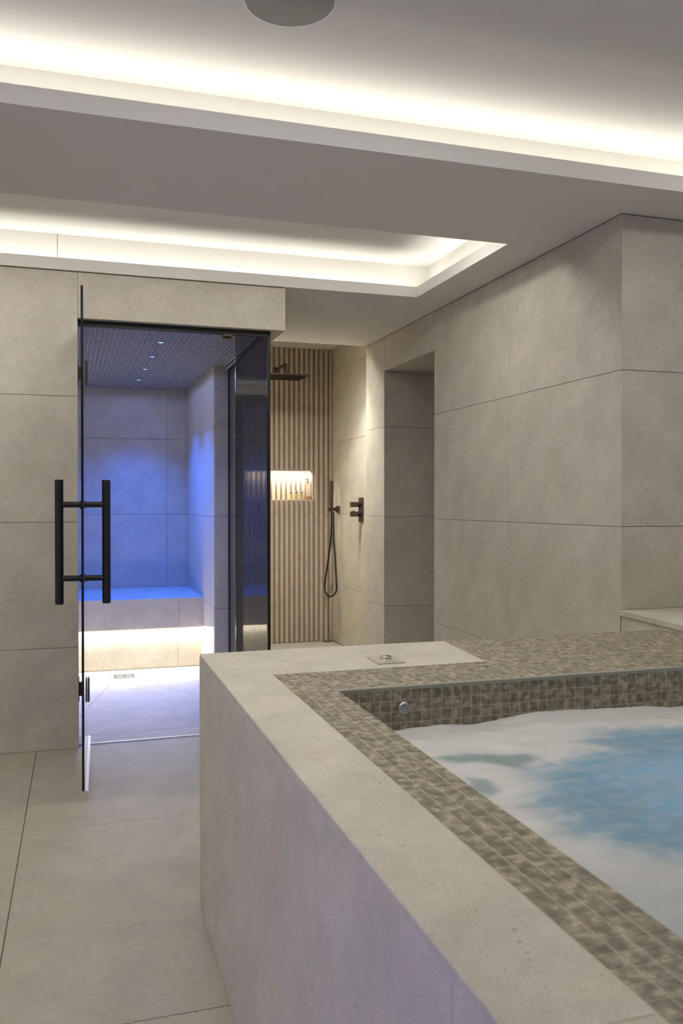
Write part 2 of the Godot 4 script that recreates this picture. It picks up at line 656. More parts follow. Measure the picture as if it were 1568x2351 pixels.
func build_walls() -> void:
	var st: SurfaceTool
	# stone wall beside the glass door with the bulkhead over it
	var a := struct("wall_left", "beige stone tiled wall to the left of the steam room doorway", "wall")
	st = begin()
	box_mm(st, Vector3(-2.0, 0, -4.56), Vector3(0.0545, CEIL, -4.333), 0.0)
	put("wall_core", st, M.grout, a)
	clad(a, Vector3(0, 0, -4.33), Vector3.RIGHT, Vector3.UP, [rect(-1.9, 0.001, 0.057, CEIL - 0.004)], [-2.343, -1.143, 0.0575], ROWS, M.stone)
	st = begin()
	slab(st, rect(-0.2, 0.001, -0.0095, CEIL - 0.004), Vector3(0.057, 0, -4.54), Vector3.FORWARD, Vector3.UP, 0.004)
	put("jamb_tile", st, M.stone, a)
	clad(a, Vector3(0.057, 0, -4.34), Vector3.FORWARD, Vector3.UP, [rect(0.0, 0.001, 0.22, 2.06)], [-0.1, 0.3], ROWS, M.stone, "jamb_tile", 0.004)
	var b := struct("bulkhead", "long beige stone panel spanning above the glass door and screen", "wall panel")
	st = begin()
	box_mm(st, Vector3(0.05, 2.069, -4.396), Vector3(1.074, CEIL, -4.335), 0.0)
	box_mm(st, Vector3(1.014, 2.069, -5.69), Vector3(1.074, CEIL, -4.396), 0.0)
	box_mm(st, Vector3(0.05, 2.2, -5.69), Vector3(1.014, CEIL, -4.396), 0.0)
	put("bulkhead_core", st, M.grout, b)
	st = begin()
	slab(st, rect(0.0578, 2.0625, 1.078, CEIL - 0.004), Vector3(0, 0, -4.33), Vector3.RIGHT, Vector3.UP, 0.009, 0.0009, Vector2(0.3, 0.7))
	put("tile", st, M.stone, b)
	clad(b, Vector3(1.078, 0, 0), Vector3.FORWARD, Vector3.UP, [rect(4.3395, 2.0625, 5.694, CEIL - 0.002)], [4.2, 5.1, 5.8], [2.0, 2.4], M.stone)
	clad(b, Vector3(0, 2.0625, 0), Vector3.RIGHT, Vector3.BACK, [rect(1.012, -5.694, 1.0689, -4.3395)], [1.0, 1.2], [-5.8, -5.1, -4.2], M.stone)
	st = begin()
	slab(st, rect(0.0585, -4.372, 1.012, -4.3395), Vector3(0, 2.0625, 0), Vector3.RIGHT, Vector3.BACK, 0.006)
	put("soffit_tile", st, M.stone, b)
	# right wall with the opening
	var c := struct("wall_right", "grey beige stone tiled wall on the right with a tall doorless opening", "wall")
	st = begin()
	box_mm(st, Vector3(2.0285, 0, -4.587), Vector3(2.9, CEIL, -2.836), 0.0)
	box_mm(st, Vector3(2.0285, 2.061, -5.42), Vector3(3.3, CEIL, -4.587), 0.0)
	box_mm(st, Vector3(2.0285, 0, -5.774), Vector3(3.3, CEIL, -5.419), 0.0)
	box_mm(st, Vector3(3.2, 0, -5.42), Vector3(3.3, 2.061, -4.587), 0.0)
	put("wall_core", st, M.grout, c)
	var wr := PackedVector2Array([Vector2(-5.776, 0.001), Vector2(-5.414, 0.001), Vector2(-5.414, 2.058), Vector2(-4.592, 2.058), Vector2(-4.592, 0.001), Vector2(-2.832, 0.001), Vector2(-2.832, CEIL - 0.004), Vector2(-5.776, CEIL - 0.004)])
	clad(c, Vector3(2.026, 0, 0), Vector3.BACK, Vector3.UP, [wr], [-6.0, -5.414, -4.592, -3.712, -2.832], ROWS, M.stone)
	clad(c, Vector3(0, 0, -5.414), Vector3.RIGHT, Vector3.UP, [rect(2.0355, 0.001, 3.2, 2.058)], [2.0, 2.93, 3.3], ROWS, M.stone, "jamb_tile")
	clad(c, Vector3(0, 0, -4.592), Vector3.LEFT, Vector3.UP, [rect(-3.2, 0.001, -2.0355, 2.058)], [-3.3, -2.93, -2.0], ROWS, M.stone, "jamb_tile")
	clad(c, Vector3(3.196, 0, 0), Vector3.BACK, Vector3.UP, [rect(-5.4, 0.001, -4.6, 2.058)], [-5.5, -4.5], ROWS, M.stone, "jamb_tile")
	clad(c, Vector3(0, 2.0575, 0), Vector3.RIGHT, Vector3.BACK, [rect(2.0355, -5.405, 3.19, -4.601)], [2.0, 2.93, 3.3], [-5.5, -4.5], M.stone, "soffit_tile", 0.005)
	# end face of the pier and the recess over the ledge
	clad(c, Vector3(0, 0, -2.828), Vector3.RIGHT, Vector3.UP, [rect(2.026, 0.767, 3.0, CEIL - 0.004)], [2.0255, 3.2], ROWS, M.stone)
	clad(c, Vector3(0, 0, -5.778), Vector3.LEFT, Vector3.UP, [rect(-2.19, 0.001, -2.026, CEIL - 0.004)], [-2.3, -2.0], ROWS, M.stone)
	# wide ledge in the recess: stone top over a tiled front
	var d := struct("trim_2", "pale stone ledge above the pool deck at the far right", "ledge")
	var dirv := Vector3(-0.119, 0, 1).normalized()
	var ln := 3.4
	st = begin()
	slab(st, PackedVector2Array([Vector2(2.018, 2.827), Vector2(2.018 + dirv.x * ln, 2.827 - dirv.z * ln), Vector2(3.0, 2.827 - dirv.z * ln), Vector2(3.0, 2.827)]), Vector3(0, 0.767, 0), Vector3.RIGHT, Vector3.FORWARD, 0.02, 0.0012, Vector2(0.4, 0.1))
	put("ledge_top", st, M.stone, d)
	st = begin()
	slab(st, PackedVector2Array([Vector2(0, 0.0), Vector2(ln, 0.0), Vector2(ln, 0.7465), Vector2(0, 0.7465)]), Vector3(2.026, 0, -2.8265), dirv, Vector3.UP, 0.02, 0.001, Vector2(0.2, 0.6))
	put("ledge_front", st, M.stone, d)
	# walls outside the frame that close the room
	var e := struct("wall_side", "plain painted side wall beyond the left edge of the view", "wall")
	st = begin()
	box_mm(st, Vector3(-2.1, 0, -4.56), Vector3(-1.9, 2.6, 2.0), 0.0)
	put("wall_core", st, M.paint, e)
	var f := struct("wall_rear", "plain painted wall behind the viewer", "wall")
	st = begin()
	box_mm(st, Vector3(-2.1, 0, 1.8), Vector3(3.3, 2.6, 2.0), 0.0)
	put("wall_core", st, M.paint, f)
	var g := struct("wall_recess", "plain painted wall at the back of the ledge recess", "wall")
	st = begin()
	box_mm(st, Vector3(3.0, 0, -2.83), Vector3(3.2, 2.6, 2.0), 0.0)
	put("wall_core", st, M.paint, g)


# Ceiling: lowered soffit with two recesses; each recess has a lip, a trough and an upper ceiling.
func build_ceiling() -> void:
	var s := struct("ceiling", "white painted lowered ceiling with two lit coffers over pool and doorway", "ceiling")
	var lip := 0.056
	var c1 := [-1.6, 2.4, -2.573, 0.365]
	var c2 := [-1.7, 1.803, -4.318, -3.316]
	var e1 := [c1[0] - 0.012, c1[1] + 0.012, c1[2] - 0.012, c1[3] + 0.012]
	var e2 := [c2[0] - 0.012, c2[1] + 0.012, c2[2] - 0.012, c2[3] + 0.012]
	var parts := [
		[-2.0, 3.2, e1[3], 1.9], [-2.0, e1[0], e1[2], e1[3]], [e1[1], 3.2, e1[2], e1[3]],
		[-2.0, 3.2, e2[3], e1[2]], [-2.0, e2[0], e2[2], e2[3]], [e2[1], 3.2, e2[2], e2[3]], [-2.0, 1.1, -4.4, e2[2]], [1.1, 3.2, -5.776, e2[2]]]
	var st := begin()
	for p in parts:
		box_mm(st, Vector3(p[0], CEIL, p[2]), Vector3(p[1], CEIL + 0.012, p[3]), 0.0)
	put("soffit", st, M.paint, s)
	for c in [c1, c2]:
		for q in [[c[0] - 0.012, c[1] + 0.012, c[2] - 0.012, c[2]], [c[0] - 0.012, c[1] + 0.012, c[3], c[3] + 0.012], [c[0] - 0.012, c[0], c[2], c[3]], [c[1], c[1] + 0.012, c[2], c[3]]]:
			st = begin()
			box_mm(st, Vector3(q[0], CEIL, q[2]), Vector3(q[1], CEIL + lip, q[3]), 0.0)
			put("cove_lip", st, M.paint, s)
	var top := 2.483
	var defs := [[c1, 0.2], [c2, 0.11]]
	for d in defs:
		var c = d[0]
		var w: float = d[1]
		st = begin()
		var x0: float = c[0] - w
		var x1: float = c[1] + w
		var z0: float = c[2] - w
		var z1: float = c[3] + w
		box_mm(st, Vector3(x0 - 0.05, top, z0 - 0.05), Vector3(x1 + 0.05, top + 0.05, z1 + 0.05), 0.0)
		put("coffer_ceiling", st, M.paint, s)
		var walls := [[x0 - 0.05, x1 + 0.05, z0 - 0.05, z0], [x0 - 0.05, x1 + 0.05, z1, z1 + 0.05], [x0 - 0.05, x0, z0, z1], [x1, x1 + 0.05, z0, z1]]
		for k in 4:
			var q = walls[k]
			if w < 0.15 and k == 0:   # the far side of the second coffer is boarded in two lengths with a hairline joint
				for seg in [[q[0], -0.0355], [-0.0335, q[1]]]:
					st = begin()
					box_mm(st, Vector3(seg[0], CEIL + 0.012, q[2]), Vector3(seg[1], top, q[3]), 0.0004)
					put("cove_board", st, M.paint, s)
				continue
			st = begin()
			box_mm(st, Vector3(q[0], CEIL + 0.012, q[2]), Vector3(q[1], top, q[3]), 0.0)
			put("cove_board", st, M.paint, s)
	# lid over the whole void so that nothing leaks in
	st = begin()
	box_mm(st, Vector3(-2.1, 2.56, -7.4), Vector3(3.3, 2.66, 2.0), 0.0)
	put("upper_slab", st, M.core, s)
	# shower ceiling, a little higher
	st = begin()
	box_mm(st, Vector3(1.12, 2.484, -7.2), Vector3(2.3, 2.53, -5.7), 0.0)
	box_mm(st, Vector3(1.12, CEIL + 0.01, -5.776), Vector3(2.3, 2.484, -5.7), 0.0)
	put("shower_ceiling", st, M.paint, s)


func ribs(parent: Node, x0: float, x1: float, y0: float, y1: float, z: float, pitch: float, phase: float) -> void:
	var n0 := int(floor((x0 - phase) / pitch)) - 1
	for i in range(n0, n0 + int((x1 - x0) / pitch) + 4):
		var a := phase + i * pitch
		var w := 0.0255
		var lo := maxf(a, x0)
		var hi := minf(a + w, x1)
		if hi - lo < 0.005:
			continue
		for j in ROWS.size() - 1:
			var b0 := maxf(y0, ROWS[j])
			var b1 := minf(y1, ROWS[j + 1])
			if j == 3:
				b1 = y1
			if b1 - b0 < 0.01:
				continue
			var st := begin()
			var d := 0.017
			var c := 0.0035
			var cs := [Vector2(lo, -0.002), Vector2(lo, d - c), Vector2(lo + c * 0.35, d - c * 0.35), Vector2(lo + c, d), Vector2(hi - c, d), Vector2(hi - c * 0.35, d - c * 0.35), Vector2(hi, d - c), Vector2(hi, -0.002)]
			var off := Vector2(rng.randf(), rng.randf()) * 2.0
			for k in cs.size() - 1:
				var e: Vector2 = (cs[k + 1] - cs[k]).normalized()
				var nn := Vector3(-e.y, 0, e.x)
				var A := Vector3(cs[k].x, b0 + 0.0003, z + cs[k].y)
				var B := Vector3(cs[k + 1].x, b0 + 0.0003, z + cs[k + 1].y)
				var C := Vector3(B.x, b1 - 0.0003, B.z)
				var D := Vector3(A.x, b1 - 0.0003, A.z)
				var ua := Vector2(k * 0.006, b0) * 1.1 + off
				var uc := Vector2(k * 0.006 + 0.006, b1) * 1.1 + off
				tri(st, A, B, C, nn, ua, Vector2(uc.x, ua.y), uc)
				tri(st, A, C, D, nn, ua, uc, Vector2(ua.x, uc.y))
			for yy in [b0 + 0.0003, b1 - 0.0003]:
				var fan := []
				for k in cs.size():
					fan.append(Vector3(cs[k].x, yy, z + cs[k].y))
				for k in range(1, fan.size() - 1):
					tri(st, fan[0], fan[k], fan[k + 1], Vector3.UP if yy > (b0 + b1) * 0.5 else Vector3.DOWN, off, off + Vector2(0.01, 0), off + Vector2(0.01, 0.01))
			put("rib", st, M.rib, parent)


func build_shower_walls() -> void:
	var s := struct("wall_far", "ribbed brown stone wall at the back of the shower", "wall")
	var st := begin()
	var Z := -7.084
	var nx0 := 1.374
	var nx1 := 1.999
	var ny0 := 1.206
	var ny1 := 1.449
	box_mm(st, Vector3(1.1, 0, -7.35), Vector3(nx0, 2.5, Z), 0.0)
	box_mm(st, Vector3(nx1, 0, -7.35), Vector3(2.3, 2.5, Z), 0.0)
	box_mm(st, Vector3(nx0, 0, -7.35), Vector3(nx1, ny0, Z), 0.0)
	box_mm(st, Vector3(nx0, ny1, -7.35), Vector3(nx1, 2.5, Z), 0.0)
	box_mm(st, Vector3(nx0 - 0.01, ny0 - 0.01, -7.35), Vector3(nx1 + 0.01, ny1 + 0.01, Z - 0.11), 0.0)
	put("rib_backing", st, M.groove_shade, s)
	var ph := 1.6285
	var pt := 0.0434
	ribs(s, 1.13, nx0, 0.001, 2.482, Z, pt, ph)
	ribs(s, nx1, 2.170, 0.001, 2.482, Z, pt, ph)
	ribs(s, nx0, nx1, 0.001, ny0 - 0.001, Z, pt, ph)
	ribs(s, nx0, nx1, ny1 + 0.001, 2.482, Z, pt, ph)
	ribs(s, nx0, nx1, ny0, ny1, Z - 0.11, pt, ph)
	for q in [[nx0, nx1, ny0 - 0.009, ny0], [nx0, nx1, ny1, ny1 + 0.009], [nx0 - 0.009, nx0, ny0 - 0.009, ny1 + 0.009], [nx1, nx1 + 0.009, ny0 - 0.009, ny1 + 0.009]]:
		st = begin()
		box_mm(st, Vector3(q[0], q[2], Z - 0.11), Vector3(q[1], q[3], Z + 0.0015), 0.0004)
		put("niche_lining", st, M.stone, s)
	# smooth stone wall on the right of the shower
	var b := struct("wall_shower", "smooth warm beige stone wall carrying the shower fittings", "wall")
	st = begin()
	box_mm(st, Vector3(2.177, 0, -7.2), Vector3(2.3, 2.5, -5.78), 0.0)
	put("wall_core", st, M.grout, b)
	clad(b, Vector3(2.174, 0, 0), Vector3.BACK, Vector3.UP, [rect(-7.083, 0.001, -5.79, 2.482)], [-7.1, -6.98, -5.7], [-0.2, 0.487, 1.087, 1.688, 2.289, 2.6], M.stone)


func build_steam_room() -> void:
	var st := begin()
	# back wall
	var a := struct("wall_back", "blue-lit stone tiled back wall of the steam room", "wall")
	box_mm(st, Vector3(-1.1, 0, -7.2), Vector3(1.1, 2.3, -7.053), 0.0)
	put("wall_core", st, M.grout, a)
	clad(a, Vector3(0, 0, -7.05), Vector3.RIGHT, Vector3.UP, [rect(-1.0, 0.3, 0.944, 2.085)], [-1.624, -0.424, 0.776, 1.976], [-0.2, 0.487, 1.087, 1.687, 2.4], M.stone)
	var l := struct("wall_inner", "stone tiled left wall inside the steam room, mostly hidden", "wall")
	st = begin()
	box_mm(st, Vector3(-1.12, 0, -7.2), Vector3(-1.003, 2.3, -4.5), 0.0)
	put("wall_core", st, M.grout, l)
	clad(l, Vector3(-1.0, 0, 0), Vector3.FORWARD, Vector3.UP, [rect(4.56, 0.001, 7.04, 2.085)], [4.4, 5.6, 6.8, 7.2], ROWS, M.stone)
	# the lamp side of the front wall
	clad(get_node("wall_left"), Vector3(0, 0, -4.563), Vector3.LEFT, Vector3.UP, [rect(-0.048, 0.001, 1.0, 2.085)], [-0.1, 1.1], ROWS, M.stone)
	# stub wall between steam room and shower
	var b := struct("wall_stub", "short stone wall end dividing the steam room from the shower", "wall")
	st = begin()
	box_mm(st, Vector3(0.947, 0, -7.2), Vector3(1.127, 2.5, -5.697), 0.0)
	put("wall_core", st, M.grout, b)
	clad(b, Vector3(0, 0, -5.694), Vector3.RIGHT, Vector3.UP, [rect(0.944, 0.001, 1.13, 2.09)], [0.9, 1.2], [-0.2, 0.476, 1.087, 1.70, 2.4], M.stone)
	clad(b, Vector3(0.944, 0, 0), Vector3.FORWARD, Vector3.UP, [rect(5.7035, 0.001, 7.04, 2.09)], [5.6, 6.9, 7.2], ROWS, M.stone)
	clad(b, Vector3(1.13, 0, 0), Vector3.BACK, Vector3.UP, [rect(-7.08, 0.001, -5.7035, 2.482)], [-7.2, -6.4, -5.6], [-0.2, 0.487, 1.087, 1.687, 2.289, 2.6], M.stone)
	# mosaic ceiling
	var c := struct("ceiling_001", "small square mosaic ceiling of the steam room with blue downlights", "ceiling")
	st = begin()
	box_mm(st, Vector3(-1.1, 2.0856, -7.1), Vector3(1.01, 2.2, -4.392), 0.0)
	put("ceiling_bed", st, M.pale_grout, c)
	var p := 0.0265
	var mm := MultiMesh.new()
	mm.transform_format = MultiMesh.TRANSFORM_3D
	mm.use_colors = true
	mm.mesh = mosaic_mesh(1.0, 0.0120)
	var at := []
	for i in 76:
		for j in 101:
			at.append(Vector3(1.0 - i * p - p * 0.5, 2.085, -7.05 + j * p + p * 0.5))
	mm.instance_count = at.size()
	for k in at.size():
		mm.set_instance_transform(k, Transform3D(Basis(Vector3.RIGHT, PI), at[k]))
		var v := rng.randf_range(0.82, 1.15)
		mm.set_instance_color(k, Color(v, v, v))
	var mi := MultiMeshInstance3D.new()
	mi.name = "mosaic_tiles"
	mi.multimesh = mm
	mi.material_override = M.mosaic_grey
	mi.set_meta("kind", "stuff")
	c.add_child(mi, true)
	# bench
	var d := thing("steam_bench", "stone tiled bench with overhanging seat, blue-lit on top and white-lit below", "bench")
	st = begin()
	box_mm(st, Vector3(-0.99, 0.31, -7.04), Vector3(0.941, 0.4965, -6.193), 0.0)
	box_mm(st, Vector3(-0.99, 0.0, -7.04), Vector3(0.941, 0.31, -6.271), 0.0)
	put("bench_core", st, M.grout, d)
	clad(d, Vector3(0, 0.505, 0), Vector3.RIGHT, Vector3.FORWARD, [rect(-0.998, 6.1805, 0.942, 7.04)], [-1.624, -0.424, 0.776, 1.976], [6.0, 7.3], M.stone, "seat_tile")
	clad(d, Vector3(0, 0, -6.18), Vector3.RIGHT, Vector3.UP, [rect(-0.998, 0.297, 0.942, 0.5045)], [-1.624, -0.424, 0.764, 1.976], [0.2, 0.6], M.stone, "front_tile")
	clad(d, Vector3(0, 0, -6.268), Vector3.RIGHT, Vector3.UP, [rect(-0.998, 0.001, 0.942, 0.297)], [-1.624, -0.424, 0.764, 1.976], [-0.2, 0.4], M.stone, "base_tile")
	clad(d, Vector3(0, 0.297, 0), Vector3.RIGHT, Vector3.BACK, [rect(-0.998, -6.268, 0.942, -6.189)], [-1.624, 1.976], [-6.4, -6.0], M.stone, "underside_tile")


func mosaic_mesh(tint := 1.0, hw := 0.0124) -> ArrayMesh:
	var st := begin()
	st.set_color(Color(tint, tint, tint))
	slab(st, rect(-hw, -hw, hw, hw), Vector3.ZERO, Vector3.RIGHT, Vector3.FORWARD, 0.004, 0.0004)
	return st.commit()


func build_pool() -> void:
	var H := 0.738
	var q := 0.0122           # the tub stands turned by a fraction of a degree
	var zc := -2.522
	var pool := thing("whirlpool_tub", "raised stone-clad whirlpool tub with mosaic rim, in front at the right", "hot tub")
	var ox := Vector3(0.37 + q * zc, 0, 0)    # x = 0.37 - q * (z - zc)
	var back := Vector3(-q, 0, 1)
	var fwd := Vector3(q, 0, -1)
	var st := begin()
	# core
	var core := PackedVector2Array([Vector2(0.003, 2.519), Vector2(0.003, -0.75), Vector2(1.66, -0.75), Vector2(1.62, 2.519)])
	var hole := PackedVector2Array([Vector2(0.2439, 1.9321), Vector2(1.52, 1.9321), Vector2(1.52, -0.35), Vector2(0.2439, -0.35)])
	# four bars round the basin, then the basin itself
	for bar in [rect(0.003, 1.9321, 1.66, 2.519), rect(0.003, -0.75, 0.2439, 1.9321), rect(0.2439, -0.75, 1.66, -0.35), rect(1.52, -0.35, 1.66, 1.9321)]:
		slab(st, bar, ox + Vector3(0, H - 0.0006, 0), Vector3.RIGHT, fwd, H - 0.003, 0.0)
	put("tub_core", st, M.mosaic_grout, pool)
	st = begin()
	slab(st, hole, ox + Vector3(0, 0.15, 0), Vector3.RIGHT, fwd, 0.02, 0.0)
	put("basin_floor", st, M.basin, pool)
	# stone side: panels facing the walkway and the far end
	var zs := [-2.5215, -1.944, -0.744, 0.456, 0.75]
	for i in zs.size() - 1:
		st = begin()
		var pn := rect(zs[i] + 0.0005, 0.001, zs[i + 1] - 0.0005, H - 0.0125)
		slab(st, pn, ox + Vector3(0, 0, 0), back, Vector3.UP, 0.011, 0.001, Vector2(rng.randf(), rng.randf()))
		put("side_panel", st, M.stone, pool)
	for seg in [[0.37, 1.57], [1.571, 2.0]]:
		st = begin()
		slab(st, rect(-seg[1], 0.001, -seg[0], H - 0.0125), Vector3(0, 0, zc), Vector3.LEFT, Vector3.UP, 0.011, 0.001, Vector2(rng.randf(), rng.randf()))
		put("side_panel", st, M.stone, pool)
	# coping slabs, mitred at the corner; (a, b): a across from the outer edge, b = -z
	var top := ox + Vector3(0, H, 0)
	var m0 := Vector2(0.0, 2.522)
	var m1 := Vector2(0.139, 2.158)
	var g := 0.0008
	var cop := [
		PackedVector2Array([m0 + Vector2(0.003, 0), Vector2(0.775, 2.522), Vector2(0.740, 2.143), m1 + Vector2(0.0016, 0.0003)]),
		PackedVector2Array([m0 - Vector2(0, 0.0045), m1 - Vector2(0.0, 0.0020), Vector2(0.136, 1.906 + g), Vector2(0.0, 1.944 + g)]),
		PackedVector2Array([Vector2(0.0, 1.944 - g), Vector2(0.136, 1.906 - g), Vector2(0.136, 0.62 + g), Vector2(0.0, 0.62 + g)]),
		PackedVector2Array([Vector2(0.0, 0.62 - g), Vector2(0.136, 0.62 - g), Vector2(0.136, -0.75), Vector2(0.0, -0.75)])]
	for k in 4:
		st = begin()
		slab(st, cop[k], top, Vector3.RIGHT, fwd, 0.0125, 0.0014, Vector2(0.13 * k, 0.31 * k))
		put("coping", st, M.stone, pool)
	# mosaic
	var p := 0.0266
	var sites := []            # [transform, priority]
	var cut := begin()
	var keep := PackedVector2Array([Vector2(0.138, 2.157), Vector2(0.7415, 2.157), Vector2(0.777, 2.522), Vector2(1.62, 2.522), Vector2(1.62, -0.6), Vector2(0.1345, -0.6)])
	var basin := rect(0.2445, -0.35, 1.5, 1.9315)
	for i in 60:
		for j in 120:
			var c := Vector2(0.1375 + p * (i + 0.5), 2.1565 - p * (j - 14 + 0.5))
			if i < 4 or c.y > 1.93 or c.y < -0.35:
				if c.y < -0.5:
					continue
				# whole tiles only, as laid
				var okk := true
				for cor in [Vector2(-0.0115, -0.0115), Vector2(0.0115, -0.0115), Vector2(-0.0115, 0.0115), Vector2(0.0115, 0.0115)]:
					if not Geometry2D.is_point_in_polygon(c + cor, keep):
						okk = false
				if c.x > 1.6:
					continue
				if c.x > 0.2445 and c.y - 0.0124 < 1.9405 and c.y > 0.0:
					okk = false
				if not okk:
					for whole in Geometry2D.intersect_polygons(rect(c.x - 0.0124, maxf(c.y - 0.0124, 1.9405 if c.x > 0.2445 and c.y > 0.0 else -9.0), c.x + 0.0124, c.y + 0.0124), keep):
						var piece: PackedVector2Array = whole
						slab(cut, inset(ccw(piece), 0.0006), top, Vector3.RIGHT, fwd, 0.004, 0.0004)
					continue
				var d := top + Vector3.RIGHT * c.x + fwd * c.y
				sites.append([Transform3D(Basis(Vector3.RIGHT, Vector3.UP, -fwd), d), Vector2(d.x - 0.0, d.z).length() + (4.0 if d.z > -0.55 else 0.0) + (1.0 if d.z < -1.95 else 0.0)])
	# inner walls: far end and the left side
	for i in 47:
		for r in 6:
			var w := ox + Vector3(0.2445 + p * (i + 0.5), H - 0.009 - p * (r + 0.5), 0) + fwd * 1.9315
			sites.append([Transform3D(Basis(Vector3.RIGHT, Vector3.BACK, Vector3.DOWN), w), (1.95 + i * 0.01) if r < 4 else 8.0])
	for j in 80:
		for r in 6:
			var w := ox + Vector3(0.2445, H - 0.009 - p * (r + 0.5), 0) + fwd * (1.9315 - p * (j + 0.5))
			sites.append([Transform3D(Basis(Vector3.BACK, Vector3.RIGHT, Vector3.UP), w), 9.0])
	sites.sort_custom(func(x, y): return x[1] < y[1])
	var variants := []
	for k in 9:
		variants.append(mosaic_mesh(0.78 + 0.05 * k))
	var rest := []
	for k in sites.size():
		if k < 298:
			var t := MeshInstance3D.new()
			t.name = "mosaic_tile"
			t.mesh = variants[rng.randi() % 9]
			t.material_override = M.mosaic
			t.transform = sites[k][0]
			pool.add_child(t, true)
		else:
			rest.append(sites[k][0])
	var mm := MultiMesh.new()
	mm.transform_format = MultiMesh.TRANSFORM_3D
	mm.use_colors = true
	mm.mesh = mosaic_mesh()
	mm.instance_count = rest.size()
	for k in rest.size():
		mm.set_instance_transform(k, rest[k])
		var v := rng.randf_range(0.78, 1.2)
		mm.set_instance_color(k, Color(v, v, v))
	var mi := MultiMeshInstance3D.new()
	mi.name = "mosaic_tiles"
	mi.multimesh = mm
	mi.material_override = M.mosaic
	mi.set_meta("kind", "stuff")
	pool.add_child(mi, true)
	var cm := put("cut_mosaic", cut, M.mosaic_cut, pool)
	cm.set_meta("kind", "stuff")
	# rounded edge bead along the inner rim
	st = begin()
	var c0 := ox + Vector3(0.247, H - 0.0046, 0) + fwd * 1.9355
	tube(st, PackedVector3Array([c0, c0 + Vector3(0.6, 0, 0), c0 + Vector3(1.27, 0, 0)]), 0.0048, 12)
	put("edge_bead", st, M.trim, pool)
	build_water(ox, fwd)


func sd_poly(p: Vector2, v: PackedVector2Array) -> float:
	var d := 1e9
	for i in v.size():
		var c := Geometry2D.get_closest_point_to_segment(p, v[i], v[(i + 1) % v.size()])
		d = minf(d, p.distance_to(c))
	return -d if Geometry2D.is_point_in_polygon(p, v) else d


